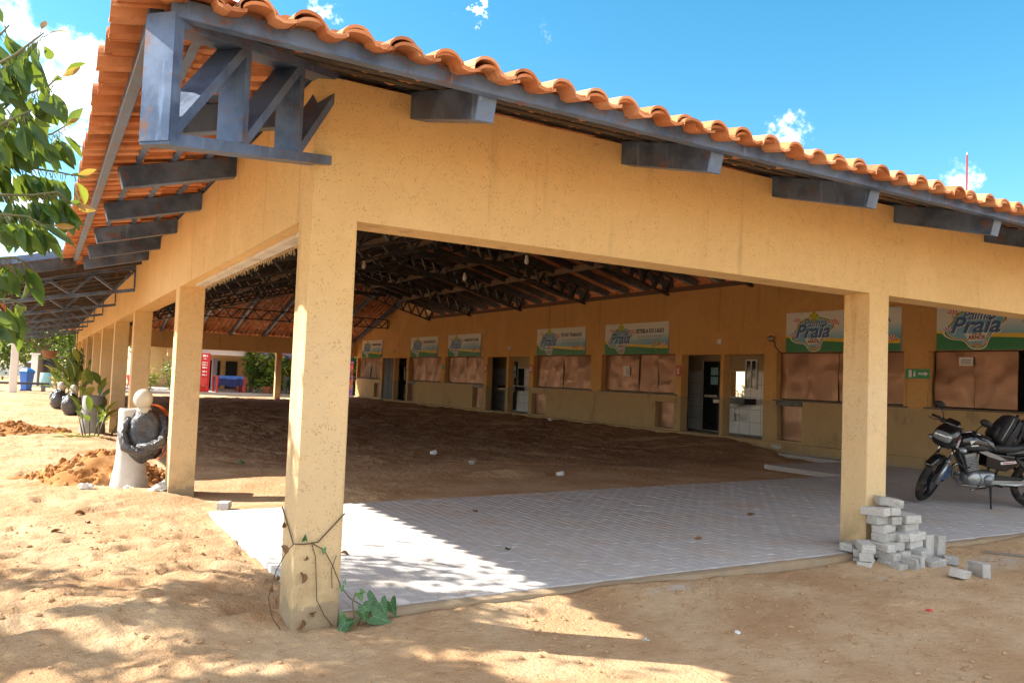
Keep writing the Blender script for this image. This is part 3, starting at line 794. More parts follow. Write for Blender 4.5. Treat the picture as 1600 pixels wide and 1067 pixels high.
# little wall fittings
def wall_thing(name, label, cat, y, z, hy, hz, mats, group=None, pic=None, d=.012):
    o = empty(name, label, cat, (WX-.001, y, z), 0, group)
    mb = MB(); mb.box(-d, .0, -hy, hy, -hz, hz); mb.build('plate', mats, o, bevel=.002)
    if pic: pic(o, -d-.001)
    return o
red = simple('sign_red', (.55,.035,.04), .4, 0, .05); whitep = simple('sign_white', (.75,.74,.70), .5, 0, .05); green = simple('sign_green', (.02,.30,.12), .4, 0, .05)
def ext_pic(o, x):
    mb = MB(); mb.prism([(x,-.035,-.10),(x,.035,-.10),(x,.035,.05),(x,.015,.08),(x,-.015,.08),(x,-.035,.05)], (.0012,0,0)); mb.box(x,x+.0012,-.05,.0,.09,.105); mb.build('pictogram', whitep, o)
for y, wh in ((12.46, 'left of the nearest tiled alcove with the black door'), (20.48, 'beside the wash basin alcove left of a shuttered window'), (24.05, 'left of the plain tiled alcove'), (32.2, 'on the pier between wash basin alcove and shuttered window'), (35.74, 'beside the farthest dark folding door')):
    wall_thing('extinguisher_sign', 'small red fire extinguisher sign '+wh, 'sign', y, 1.95, .10, .15, red, 'red fire extinguisher signs', ext_pic)
def exit_pic(o, x):
    mb = MB(); mb.box(x,x+.0012,-.16,-.02,-.02,.02); mb.prism([(x,-.16,-.05),(x,-.16,.05),(x,-.24,0)], (.0012,0,0)); 
    mb.box(x,x+.0012,.12,.19,-.075,.075); mb.ell((x+.001,.06,.045),.001,.018,.018,10,6); mb.box(x,x+.0012,.04,.085,-.06,.02); mb.build('pictogram', whitep, o)
wall_thing('exit_sign', 'green exit arrow sign on the bare wall pier right of the pillar', 'sign', 5.19, 1.96, .27, .10, green, None, exit_pic)
wall_thing('exit_sign', 'tiny green exit sign on the pier between two far shuttered windows', 'sign', 28.1, 1.95, .13, .10, green, None, None)
for y, wh in ((10.85, 'the nearest alcoves'), (22.1, 'the middle alcoves'), (34.0, 'the farthest alcoves')):
    def bl(o, x): mb = MB(); mb.lathe([(.03,0),(.03,.03),(.02,.045)], 10, (x-.02,0,0), 'x'); mb.build('lens', simple('lens', (.7,.7,.65), .3), o, smooth=True)
    wall_thing('junction_box', 'small white electrical box on the wall above '+wh, 'electrical box', y, 2.75, .075, .06, whitep, None, bl, .05)
f = empty('floodlight', 'small bare floodlight with curled black cable on the wall left of a half hidden sign', 'lamp', (WX-.03, 9.02, 2.78))
mb = MB(); mb.lathe([(.02,-.16),(.07,-.12),(.085,-.05),(.05,0)], 12, (0,0,0), 'x'); mb.build('lamp_head', simple('lamp_metal', (.4,.38,.34), .3, .7), f, smooth=True)
mb = MB(); mb.tube([(0,0,-.03),(.02,-.06,-.12),(.01,-.05,-.18),(.02,-.12,-.25),(.02,-.2,-.33),(.02,-.3,-.36)], .012, 6); mb.build('cable', blackm, f, smooth=True)
mb = MB(); mb.box(-.005,0,-.16,.16,-.15,.15)
o = empty('paper_notice', 'white printed paper stuck on the shutters left of the nearest tiled alcoves', 'notice', (WX+.105, 14.95, 1.92)); mb.build('sheet', whitep, o)
mb = MB()
for q in range(9): mb.box(-.0065,-.0052,-.12,random.uniform(-.02,.12),-.12+q*.027,-.108+q*.027)
mb.build('printed_lines', blackm, o)
o = empty('paper_label', 'small white label on the nearest shutter beside the open stall', 'notice', (WX+.09, 4.23, 2.22)); mb = MB(); mb.box(-.004,0,-.14,.14,-.085,.085); mb.build('sheet', whitep, o)
mb = MB()
for q in range(3): mb.box(-.0052,-.0042,-.10,.10,-.05+q*.035,-.036+q*.035)
mb.build('printed_lines', simple('ink', (.1,.1,.12), .6), o)

# ------------------------------------------------------------------ painted shop signs
def sign_panel_mat():
    t = NT('printed_sign_panel'); z = t.sep(t.obj)[2]; yv = t.sep(t.obj)[1]
    g = t.ramp(t.mr(t.math('ADD', z, t.math('MULTIPLY', yv, .05)), -.40, .30), [(0, (.10,.36,.56)), (.45, (.36,.60,.70)), (.75, (.70,.74,.70)), (1, (.76,.74,.66))])
    g = t.mix(t.mr(t.noise(1.5, 6, .7), .55, .75, 0, .25), g, (.4,.36,.28))
    return t.fin(g, .35, 0, None, .4)
MT['sgn'] = sign_panel_mat()
C_ = {k: simple('print_'+k, v, .35, 0, .04, 3) for k, v in dict(green=(.015,.22,.075), yellow=(.80,.56,.05), navy=(.02,.03,.07), blue=(.045,.14,.36), lightblue=(.20,.47,.66), white=(.78,.77,.72), red=(.62,.05,.035), grey=(.25,.27,.28), purple=(.28,.16,.36), lime=(.24,.42,.03), brown=(.28,.07,.05), shadow=(.55,.60,.66)).items()}
FONTCACHE = {}
def text_mesh(name, body, size, mat, parent, x, y, z, width=None, shear=0, bold=0., sx=1., align='CENTER', space=1.):
    cu = bpy.data.curves.new(name, 'FONT'); cu.body = body; cu.size = size; cu.shear = shear; cu.offset = bold; cu.align_x = align; cu.align_y = 'CENTER'; cu.space_character = space
    cu.resolution_u = 3
    tmp = bpy.data.objects.new(name, cu); COL.objects.link(tmp)
    bpy.context.view_layer.update()
    me = bpy.data.meshes.new_from_object(tmp.evaluated_get(bpy.context.evaluated_depsgraph_get()))
    bpy.data.objects.remove(tmp); bpy.data.curves.remove(cu)
    n = len(me.vertices); co = np.empty(n*3, np.float32); me.vertices.foreach_get('co', co); co = co.reshape(-1, 3)
    if width and n:
        w = co[:,0].max()-co[:,0].min(); co[:,0] *= width/w
    co[:,0] *= sx
    # text x runs towards -Y on this wall (viewer looks along +X); text y is up
    out = np.stack([np.full(n, x), y-co[:,0], z+co[:,1]], 1)
    me.vertices.foreach_set('co', out.ravel().astype(np.float32)); me.name = name; me.materials.clear(); me.materials.append(mat); me.update()
    o = bpy.data.objects.new(name, me); COL.objects.link(o); o.parent = parent
    return o
def spline(pts, n=8):
    out = []; m = len(pts)
    for i in range(m):
        p0, p1, p2, p3 = [Vector(pts[(i+k-1) % m]) for k in range(4)]
        for j in range(n):
            t = j/n; out.append(.5*((2*p1)+(p2-p0)*t+(2*p0-5*p1+4*p2-p3)*t*t+(3*p1-p0-3*p2+p3)*t**3))
    return out
def shop_sign(y0, y1, label, text):
    W = y1-y0; zc, hh = 2.918, .478
    sg = empty('shop_sign', label, 'sign', (WX-.001, (y0+y1)/2, zc), 0, 'painted bar signs along the stall wall')
    L_ = lambda u: W/2-u*W               # u 0..1 from the reader's left
    mb = MB(); mb.box(-.035, 0, -W/2, W/2, -hh, hh); mb.build('panel', MT['sgn'], sg, bevel=.003)
    X0 = -.0365
    def band(nm, zlo, zhi, mat, x):
        mb = MB(); n = 24
        for i in range(n):
            u0, u1 = i/n, (i+1)/n
            mb.quad((x,L_(u0)*.997,zlo(u0)),(x,L_(u1)*.997,zlo(u1)),(x,L_(u1)*.997,zhi(u1)),(x,L_(u0)*.997,zhi(u0)))
        mb.build(nm, mat, sg, fixn=False)
    gt = lambda u: -hh+.20+.15*(1-u)**3+.035*math.sin(u*5)*u
    band('sand_band', lambda u: gt(u)-.02, lambda u: gt(u)+.055+.05*u, C_['yellow'], X0)
    band('grass_band', lambda u: -hh+.002, gt, C_['green'], X0-.0012)
    # crest
    shp = [(.02,.30),(-.10,.24),(.05,.55)]
    pts = [(-.62,-.02),(-.66,-.16),(-.50,-.26),(-.25,-.30),(-.10,-.44),(.06,-.47),(.20,-.42),(.28,-.24),(.44,-.06),(.62,.14),(.52,.27),(.30,.34),(.02,.38),(-.24,.34),(-.44,.22),(-.50,.10)]
    yc = W/2-.80; sp = spline(pts, 5); cx = Vector((0.0,-.04))
    def crest(nm, k, mat, x):
        mb = MB(); c = [Vector(p[:2]) if len(p) > 2 else Vector(p) for p in sp]
        vs = [(x, yc-cx.x, cx.y)]+[(x, yc-(cx.x+(p.x-cx.x)*k), cx.y+(p.y-cx.y)*k) for p in c]
        n = len(c); mb.add(vs, [(0, 1+i, 1+(i+1) % n) for i in range(n)]); mb.build(nm, mat, sg, fixn=False)
    crest('crest_border', 1.0, C_['white'], X0-.0026); crest('crest_rim', .94, C_['green'], X0-.0036); crest('crest_line', .89, C_['yellow'], X0-.0046); crest('crest_field', .85, C_['lightblue'], X0-.0056)
    def parasol(nm, px, pz, r, m1, m2, x=X0-.008, half=True):
        mb = MB(); n = 10
        for i in range(n):
            a0, a1 = PI*i/n*(1 if half else 2), PI*(i+1)/n*(1 if half else 2); mb.cur = i % 2
            k = .85 if half else 1
            mb.add([(x, yc-px, pz), (x, yc-(px+r*math.cos(a0)), pz+r*k*math.sin(a0)), (x, yc-(px+r*math.cos(a1)), pz+r*k*math.sin(a1))], [(0,1,2)])
        mb.cur = 0; mb.quad((x,yc-px-.006,pz),(x,yc-px+.006,pz),(x,yc-px+.006,pz-r*.7),(x,yc-px-.006,pz-r*.7)) if half else None
        mb.build(nm, [m1, m2], sg, fixn=False)
    parasol('parasol', .02, .35, .13, C_['lime'], C_['yellow'], half=False); parasol('parasol', -.46, .24, .125, C_['red'], C_['white']); parasol('parasol', .58, .16, .145, C_['red'], C_['white']); parasol('parasol', -.56, -.10, .11, C_['purple'], C_['white'])
    mb = MB(); x = X0-.0072
    mb.prism([(x,yc+.22,-.16),(x,yc-.25,-.12),(x,yc-.17,-.29),(x,yc+.13,-.31)], (-.001,0,0)); mb.build('ribbon', C_['white'], sg)
    parasol('parasol', .02, -.41, .085, C_['yellow'], C_['blue']); parasol('parasol', .18, -.36, .06, C_['red'], C_['white'])
    for dx, m, xx in ((.014, C_['white'], X0-.0086), (0, C_['blue'], X0-.0102)):
        text_mesh('crest_lettering', 'Palmas', .25, m, sg, xx, yc-.06-dx, .20-dx, .66, .32, .004)
        text_mesh('crest_lettering', 'Praia', .44, m, sg, xx, yc+.03-dx, .0-dx, .98, .32, .012)
    text_mesh('ribbon_lettering', 'ARNOS', .105, C_['brown'], sg, X0-.0102, yc-.02, -.235, .33, 0, .005)
    text_mesh('ribbon_lettering', 'Praia das', .05, C_['brown'], sg, X0-.0102, yc-.02, -.165, .2, .2, .002)
    ycn = -W/2+.83
    if text: text_mesh('name_lettering', text, .165, C_['navy'], sg, X0-.002, ycn, .215, min(1.28, .105*len(text)+.02), 0, .007)
    text_mesh('small_lettering', 'BAR / RESTAURANTE / LANCHONETE', .088, C_['grey'], sg, X0-.002, ycn, .055, 1.12, 0, .0)
    text_mesh('small_lettering', 'BAR / RESTAURANT / SNACK BAR', .088, C_['grey'], sg, X0-.002, ycn, -.055, .98, 0, .0)
    yc = -W/2+.52; parasol('parasol', 0, -.25, .19, C_['yellow'], C_['blue']); yc = -W/2+.20; parasol('parasol', 0, -.24, .13, C_['red'], C_['white'])
    return sg
LB = ['printed bar sign above the half open nearest stall, cropped by the frame', 'printed bar sign partly hidden behind the right square pillar',
      'printed bar sign above the shutters just left of the nearest tiled alcoves', 'printed bar sign above the shutters just right of the middle tiled alcoves',
      'printed bar sign above the shutters just left of the middle tiled alcoves', 'printed bar sign above the shutters between the small exit sign and the farthest alcove', 'farthest and smallest printed bar sign, left of the dark folding door']
for s, l in zip(stalls, LB): shop_sign(s['sign'][0], s['sign'][1], l, s['text'])
# ------------------------------------------------------------------ motorcycle
def loft(mb, secs, n=18, pw=2.4):
    """secs: (center, half width vec, half height vec)"""
    vs = []
    for (c, a, b) in secs:
        c = Vector(c); a = Vector(a); b = Vector(b)
        for k in range(n):
            t = 2*PI*k/n; ct, st = math.cos(t), math.sin(t)
            vs.append(c+a*(math.copysign(abs(ct)**(2/pw), ct))+b*(math.copysign(abs(st)**(2/pw), st)))
    m = len(secs); fs = []
    for i in range(m-1):
        for k in range(n): fs.append((i*n+k, i*n+(k+1)%n, (i+1)*n+(k+1)%n, (i+1)*n+k))
    fs += [tuple(range(n))[::-1], tuple((m-1)*n+k for k in range(n))]
    return mb.add(vs, fs)
def lx(mb, secs, **k):   # sections along x: (x, y, z, hw, hh)
    return loft(mb, [((x,y,z),(0,hw,0),(0,0,hh)) for (x,y,z,hw,hh) in secs], **k)
t = NT('black_paint'); mk_black = t.fin((.008,.008,.01), .12, 0, None, .5, .6)
mk_plastic = simple('black_plastic', (.014,.014,.015), .45, 0, .2, 8)
mk_rubber = simple('tyre_rubber', (.022,.021,.020), .85, 0, .3, 20, .2, .2, dirt=(.16,.11,.07))
mk_alu = simple('cast_aluminium', (.34,.35,.36), .38, .75, .1, 6, .05)
mk_silver = simple('silver_trim', (.24,.25,.27), .3, .5, .08, 4)
mk_chrome = NT('chrome_metal').fin((.45,.45,.46), .16, 1.0)
mk_seat = simple('seat_vinyl', (.016,.016,.017), .55, 0, .2, 30, .15)
mk_lens = NT('headlamp_lens').fin((.36,.38,.40), .08, .5)
mk_orange = simple('orange_reflection', (.75,.20,.05), .2)
mk_red = simple('red_plastic', (.5,.02,.02), .25)
mk_white = simple('white_decal', (.7,.7,.7), .4)
mk_blue = simple('blue_decal', (.05,.18,.5), .3)
HD = 147; sc_ = 1.09
hv = Vector((math.cos(R_(HD)), math.sin(R_(HD)), 0))
root = Vector((9.46, 1.79, 0.0)) - hv*(.635*sc_)
BK = empty('motorcycle', 'black commuter motorcycle on its side stand on the paved floor by the stalls', 'motorcycle', root, R_(HD))
BK.scale = (sc_,)*3
BK.rotation_euler = (R_(-4), 0, R_(HD))
AX = Vector((-.44, 0, .898)).normalized(); HP = Vector((.45, 0, .83))
RM = Matrix.Rotation(R_(46), 4, AX)
def steer(mb):
    mb.v = [tuple(HP + RM @ (Vector(p)-HP)) for p in mb.v]; return mb
RW, FWX, RWX = .305, .66, -.62
def wheel(cx, tw, st=False):
    f = steer if st else (lambda m: m)
    mb = MB(); prof = []
    for k in range(13):
        a = -PI*.95/2*1.25+PI*.95*1.25*k/12; prof.append((RW-.055+.055*math.cos(a)*1.0, tw*math.sin(a)))
    mb.lathe(prof, 40, (cx,0,RW), 'y', cap=False)
    w = f(mb).build('wheel', mk_rubber, BK, smooth=True)
    w.name = 'wheel'
    mb = MB(); mb.lathe([(RW-.052,-tw*.7),(RW-.075,-tw*.6),(RW-.085,-tw*.2),(RW-.085,tw*.2),(RW-.075,tw*.6),(RW-.052,tw*.7)], 40, (cx,0,RW), 'y', cap=False)
    mb.lathe([(.02,-.05),(.05,-.05),(.055,0),(.05,.05),(.02,.05)], 18, (cx,0,RW), 'y')
    for k in range(6):
        a = 2*PI*k/6+.2; d = Vector((math.cos(a),0,math.sin(a))); c = Vector((cx,0,RW))
        mb.bar(c+d*.04, c+d*(RW-.075), .034, .022, (0,1,0))
    f(mb).build('rim', mk_plastic, w)
    mb = MB(); mb.lathe([(.06,.055),(.118,.055),(.118,.06),(.06,.06)], 28, (cx,0,RW), 'y'); f(mb).build('brake_disc', mk_chrome, w)
    return w
wheel(FWX, .042, True); wheel(RWX, .05)
# front assembly
mb = MB()
N = lambda mb, *a, **k: mb
AXO = Vector((FWX, 0, RW))
top = HP + AX*.11
for s in (-1, 1):
    o = Vector((0, s*.085, 0)); ax = AXO+o
    up = ax + AX*((HP.z-RW)/AX.z)
    mb = MB(); mb.tube([ax-AX*.02, ax+AX*.30], .030, 12); mb.tube([ax+AX*.28, ax+AX*.32], .034, 12); steer(mb).build('fork_slider', mk_alu, BK, smooth=True)
    mb = MB(); mb.tube([ax+AX*.30, ax+AX*.66], .020, 10); steer(mb).build('fork_tube', mk_chrome, BK, smooth=True)
mb = MB(); fork0 = AXO+AX*.60
for k in (.50, .64): mb.obox(AXO+AX*k, (.035,0,.0), (0,.115,0), AX*.02)
steer(mb).build('triple_clamp', mk_plastic, BK, bevel=.006)
mb = MB(); rings = []
for i in range(15):
    a = lerp(R_(48), R_(196), i/14); r = RW+.035; c = Vector((FWX+r*math.cos(a), 0, RW+r*math.sin(a))); d = Vector((math.cos(a),0,math.sin(a)))
    wv = .062*(1-.35*abs(i/14-.45)*1.4)
    rings.append((c, (0, wv, 0), d*.02))
loft(mb, rings, 12, 2.6); steer(mb).build('front_fender', mk_black, BK, smooth=True)
mb = MB(); mb.box(FWX-.36, FWX-.20, .062, .066, RW-.03, RW+.16); steer(mb).build('fender_decal', mk_blue, BK)
# headlamp fairing
mb = MB()
lx(mb, [(.50,0,.92,.10,.12),(.55,0,.93,.145,.145),(.63,0,.925,.145,.14),(.71,0,.915,.135,.125),(.755,0,.90,.115,.09)], n=20, pw=2.8)
fair = steer(mb).build('headlamp_fairing', mk_black, BK, smooth=True)
mb = MB()
loft(mb, [((.60,0,1.055),(0,.11,0),(.02,0,.015)),((.575,0,1.10),(0,.095,0),(.012,0,.01)),((.55,0,1.135),(0,.07,0),(.008,0,.006))], n=14)
steer(mb).build('visor', mk_black, fair, smooth=True)
mb = MB(); lx(mb, [(.735,0,.945,.115,.065),(.775,0,.945,.108,.058),(.79,0,.94,.085,.044)], n=18, pw=3.2); steer(mb).build('headlamp', mk_lens, BK, smooth=True)
mb = MB(); mb.obox((.60,.146,.88),(.012,0,.0),(0,.004,0),(0,0,.05)); mb.obox((.575,.147,.885),(.006,0,0),(0,.004,0),(0,0,.05)); steer(mb).build('fairing_stripe', mk_white, fair)
mb = MB(); mb.obox((.59,.147,.90),(.005,0,0),(0,.004,0),(0,0,.055)); steer(mb).build('fairing_stripe', mk_red, fair)
mb = MB(); lx(mb, [(.44,0,.985,.08,.025),(.47,0,1.0,.10,.05),(.52,0,1.005,.09,.05),(.55,0,.99,.06,.03)], n=16); steer(mb).build('instrument_cluster', mk_plastic, BK, smooth=True)
for s in (-1, 1):
    mb = MB(); mb.tube([(.52,s*.10,.80),(.53,s*.17,.80)], .012, 8); mb.ell((.53,s*.20,.80), .04,.05,.035, 12, 8); steer(mb).build('indicator', mk_orange if False else mk_lens, BK, smooth=True)
mb = MB(); pts = []
mb.tube([(.27,-.36,.985),(.31,-.26,1.0),(.37,-.15,1.01),(.405,-.08,.965),(.41,0,.95),(.405,.08,.965),(.37,.15,1.01),(.31,.26,1.0),(.27,.36,.985)], .012, 10); steer(mb).build('handlebar', mk_chrome, BK, smooth=True)
for s in (-1, 1):
    mb = MB(); mb.tube([(.31,s*.26,1.0),(.265,s*.375,.983)], .018, 10); steer(mb).build('grip', mk_rubber, BK, smooth=True)
    mb = MB(); mb.tube([(.36,s*.22,1.0),(.40,s*.30,.985),(.36,s*.38,.975)], .006, 6); mb.obox((.345,s*.20,1.0),(.03,0,0),(0,.025,0),(0,0,.022)); steer(mb).build('lever', mk_plastic, BK)
    mb = MB(); mb.tube([(.345,s*.20,1.02),(.36,s*.225,1.09),(.375,s*.27,1.16)], .006, 8)
    m = steer(mb).build('mirror', mk_plastic, BK, smooth=True)
    mb = MB(); mb.ell((.375,s*.29,1.19), .022,.075,.048, 16, 8); steer(mb).build('housing', mk_plastic, m, smooth=True)
    mb = MB(); mb.ell((.362,s*.29,1.19), .013,.066,.041, 16, 8); steer(mb).build('mirror_glass', mirror if s < 0 else mk_orange, m, smooth=True)  # left glass is coloured orange: its reflection is painted into the base colour
# cables
mb = MB()
for s, y in ((1, .06), (-1, .05), (1, .03)):
    mb.tube([(.38,y*3,1.0),(.50,y*2,.96),(.50,y,.85),(.36,y,.72),(.30,y*.6,.66)], .006, 6)
mb.tube([(.45,.05,.72),(.40,.09,.56),(.32,.1,.50),(.24,.08,.50),(.20,.06,.56)], .010, 6)
mb.build('cables', mk_plastic, BK, smooth=True)
# frame
mb = MB()
for s in (-1, 1):
    mb.tube([(.42,s*.02,.80),(.33,s*.05,.60),(.25,s*.07,.38),(.12,s*.09,.27)], .017, 8)
    mb.tube([(-.05,s*.09,.36),(-.12,s*.10,.55),(-.30,s*.11,.64),(-.72,s*.09,.72)], .015, 8)
    mb.tube([(-.10,s*.09,.36),(-.62,s*.095,.305)], .020, 8)
mb.tube([(.44,0,.84),(.25,0,.72),(-.05,0,.66)], .022, 8)
mb.build('frame', mk_plastic, BK, smooth=True)
mb = MB(); mb.tube([HP-AX*.12, HP+AX*.10], .034, 12); mb.build('steering_head', mk_plastic, BK, smooth=True)
# tank
mb = MB()
lx(mb, [(.40,0,.80,.05,.06),(.35,0,.815,.105,.105),(.24,0,.825,.135,.125),(.10,0,.81,.14,.12),(-.02,0,.785,.115,.095),(-.10,0,.76,.085,.06)], n=24, pw=2.6)
tank = mb.build('fuel_tank', mk_black, BK, smooth=True)
for s in (-1, 1):
    mb = MB(); lx(mb, [(.36,s*.115,.75,.008,.035),(.26,s*.139,.765,.008,.045),(.12,s*.143,.765,.008,.035),(.0,s*.125,.74,.007,.018)], n=10); mb.build('side_graphic', mk_plastic, tank, smooth=True)
    mb = MB(); mb.tube([(.30,s*.138,.835),(.18,s*.152,.852),(.06,s*.142,.835),(-.03,s*.118,.775),(-.07,s*.10,.72)], .0065, 6); mb.build('silver_stripe', mk_silver, tank, smooth=True)
    mb = MB(); y = s*.150
    mb.prism([(.285,y,.845),(.20,y,.86),(.245,y,.825),(.27,y,.80)], (0,.002*s,0)); mb.prism([(.27,y,.79),(.18,y,.80),(.18,y,.785),(.265,y,.775)], (0,.002*s,0)); mb.build('tank_emblem', mk_white, tank)
mb = MB(); mb.lathe([(.035,0),(.035,.012),(.02,.016)], 16, (.20,0,.945)); mb.build('fuel_cap', mk_chrome, tank, smooth=True)
# seat and tail
mb = MB(); lx(mb, [(.02,0,.765,.09,.045),(-.10,0,.75,.115,.06),(-.28,0,.75,.13,.065),(-.42,0,.79,.125,.045),(-.62,0,.815,.11,.04),(-.72,0,.825,.09,.025)], n=20, pw=3); mb.build('seat', mk_seat, BK, smooth=True)
mb = MB(); lx(mb, [(-.20,0,.69,.12,.055),(-.45,0,.72,.115,.06),(-.70,0,.77,.09,.05),(-.82,0,.80,.06,.03)], n=16, pw=3); mb.build('tail_cowl', mk_black, BK, smooth=True)
mb = MB(); lx(mb, [(-.78,0,.76,.06,.03),(-.84,0,.76,.05,.03)], n=12); mb.build('tail_lamp', mk_red, BK, smooth=True)
mb = MB(); mb.tube([(-.40,.13,.80),(-.62,.13,.86),(-.80,.10,.88),(-.84,0,.88),(-.80,-.10,.88),(-.62,-.13,.86),(-.40,-.13,.80)], .012, 8); mb.build('grab_rail', mk_plastic, BK, smooth=True)
mb = MB()
loft(mb, [((RWX+(RW+.045)*math.cos(a),0,RW+(RW+.045)*math.sin(a)),(0,.075,0),Vector((math.cos(a),0,math.sin(a)))*.015) for a in [R_(lerp(60, 190, i/10)) for i in range(11)]], 10); mb.build('rear_fender', mk_plastic, BK, smooth=True)
# side panels
for s in (-1, 1):
    mb = MB(); y = s*.125
    mb.prism([(.04,y,.70),(-.30,y*1.02,.665),(-.34,y,.55),(-.18,y,.47),(.06,y*.95,.52)], (0,-.035*s,0)); sp = mb.build('side_panel', mk_black, BK, bevel=.012, seg=2)
    mb = MB(); y = s*.128
    mb.prism([(.17,y,.715),(.06,y,.725),(-.08,y,.675),(-.22,y,.605),(-.10,y,.615),(.04,y,.655),(.12,y,.69)], (0,.006*s,0)); mb.build('silver_fin', mk_silver, sp, bevel=.004)
    mb = MB(); mb.prism([(-.11,y,.59),(-.30,y,.615),(-.31,y,.585),(-.12,y,.56)], (0,.003*s,0)); mb.build('side_decal', mk_white, sp)
    mb = MB(); mb.prism([(-.14,y+.0035*s,.583),(-.29,y+.0035*s,.603),(-.295,y+.0035*s,.593),(-.145,y+.0035*s,.572)], (0,.001*s,0)); mb.build('side_decal', mk_red, sp)
    mb = MB(); mb.tube([(-.30,s*.135,.66),(-.56,s*.13,.335)], .026, 10); mb.build('shock_absorber', mk_plastic, BK, smooth=True)
    mb = MB(); mb.tube([(-.08,s*.10,.30),(-.08,s*.24,.30)], .014, 8); mb.build('foot_peg', mk_rubber, BK, smooth=True)
# engine
mb = MB()
lx(mb, [(.28,0,.36,.08,.06),(.24,0,.36,.125,.095),(.10,0,.36,.13,.105),(-.04,0,.37,.125,.095),(-.14,0,.36,.08,.07)], n=20, pw=3)
eng = mb.build('engine', mk_alu, BK, smooth=True)
for s in (-1, 1):
    mb = MB(); mb.lathe([(.0,0),(.085,0),(.092,.01),(.085,.03),(.05,.045),(.0,.048)] if s > 0 else [(.0,0),(.085,0),(.092,-.01),(.085,-.03),(.05,-.045),(.0,-.048)], 24, (.20,s*.115,.365), 'y', cap=False); mb.build('crank_cover', mk_alu, eng, smooth=True)
    mb = MB(); mb.lathe([(.0,0),(.06,0),(.065,s*.01),(.055,s*.03),(.0,s*.035)], 20, (.02,s*.118,.36), 'y', cap=False); mb.build('clutch_cover', mk_silver, eng, smooth=True)
mb = MB(); cyl = Vector((.19,0,.47)); cd = Vector((.22,0,.97)).normalized()
for k in range(8): mb.obox(cyl+cd*(.0+.022*k), Vector((.97,0,-.22)).normalized()*.075, (0,.085,0), cd*.006)
mb.obox(cyl+cd*.08, Vector((.97,0,-.22)).normalized()*.055, (0,.065,0), cd*.095)
mb.obox(cyl+cd*.19, Vector((.97,0,-.22)).normalized()*.07, (0,.075,0), cd*.022)
mb.build('cylinder', simple('engine_grey', (.24,.245,.25), .45, .4), eng, bevel=.002)
mb = MB(); mb.tube([(.27,-.05,.55),(.36,-.08,.50),(.36,-.11,.36),(.25,-.14,.24),(.0,-.15,.22),(-.25,-.16,.25)], .020, 10); mb.tube([(-.25,-.16,.25),(-.35,-.17,.27),(-.80,-.19,.36),(-.84,-.19,.37)], [.03,.045,.05,.03], 14); mb.build('exhaust', mk_chrome, BK, smooth=True)
mb = MB(); mb.prism([(-.05,.10,.42),(-.50,.11,.40),(-.60,.11,.36),(-.50,.11,.335),(-.06,.10,.36)], (0,.03,0)); mb.build('chain_guard', mk_plastic, BK, bevel=.006)
mb = MB(); mb.prism([(.0,.135,.36),(-.36,.15,.37),(-.50,.15,.46),(-.53,.15,.42),(-.44,.15,.33),(-.30,.15,.30),(.0,.135,.31)], (0,.014,0)); mb.build('peg_bracket', mk_alu, BK, bevel=.004)
mb = MB(); mb.tube([(.05,.13,.26),(.24,.17,.24),(.28,.21,.245)], .009, 8); mb.tube([(.28,.20,.245),(.28,.26,.245)], .012, 8); mb.build('gear_lever', mk_chrome, BK, smooth=True)
mb = MB(); mb.tube([(-.02,.10,.27),(.02,.20,.10),(.05,.27,-.005)], [.015,.014,.012], 10); mb.obox((.06,.28,.005),(.05,0,0),(0,.03,0),(0,.0,.008)); mb.build('side_stand', mk_plastic, BK)
mb = MB(); mb.tube([(.33,.10,.44),(.40,.10,.40),(.43,.12,.42)], .012, 8); mb.ell((.44,.12,.425), .022,.022,.022, 10, 6); mb.build('horn', mk_plastic, BK, smooth=True)
# backpack sitting on the tank and seat
bp_loc = root + hv*(-.13*sc_) + Vector((.03,-.03,.80*sc_))
BP = empty('backpack', 'black backpack with pale zip standing on the motorcycle seat', 'backpack', bp_loc, R_(HD))
BP.rotation_euler = (R_(-4), R_(-24), R_(HD)); BP.scale = (sc_,)*3
mk_cloth = simple('black_nylon', (.018,.018,.022), .7, 0, .35, 14, .5)
mb = MB(); loft(mb, [((0,0,.0),(.10,0,0),(0,.15,0)),((.01,0,.04),(.125,0,0),(0,.17,0)),((.01,0,.16),(.13,0,0),(0,.175,0)),((.0,0,.27),(.12,0,0),(0,.165,0)),((-.01,0,.36),(.095,0,0),(0,.13,0)),((-.015,0,.40),(.05,0,0),(0,.08,0))], n=24, pw=3.2)
b_ = mb.build('bag_body', mk_cloth, BP, smooth=True)
mb = MB(); loft(mb, [((.11,0,.03),(.04,0,0),(0,.11,0)),((.13,0,.08),(.045,0,0),(0,.125,0)),((.125,0,.18),(.04,0,0),(0,.12,0)),((.11,0,.23),(.02,0,0),(0,.09,0))], n=18, pw=3); mb.build('front_pocket', mk_cloth, BP, smooth=True)
mb = MB(); mb.tube([(.065,.165,.04),(.065,.178,.16),(.05,.165,.27),(.03,.125,.36)], .0045, 6); mb.build('zip', simple('pale_zip', (.5,.48,.42), .4), BP, smooth=True)
for s in (-1, 1):
    mb = MB(); mb.tube([(-.10,s*.08,.36),(-.15,s*.09,.26),(-.15,s*.10,.12),(-.10,s*.12,.03)], .018, 8); mb.build('strap', mk_cloth, BP, smooth=True)
    mb = MB(); mb.tube([(.02,s*.172,.03),(.0,s*.182,.16),(-.02,s*.172,.28),(-.03,s*.14,.37)], .012, 6); mb.build('side_seam', mk_plastic, BP, smooth=True)
mb = MB(); mb.tube([(-.05,-.03,.395),(-.06,-.02,.44),(-.06,.02,.44),(-.05,.03,.395)], .009, 8); mb.build('handle', mk_cloth, BP, smooth=True)
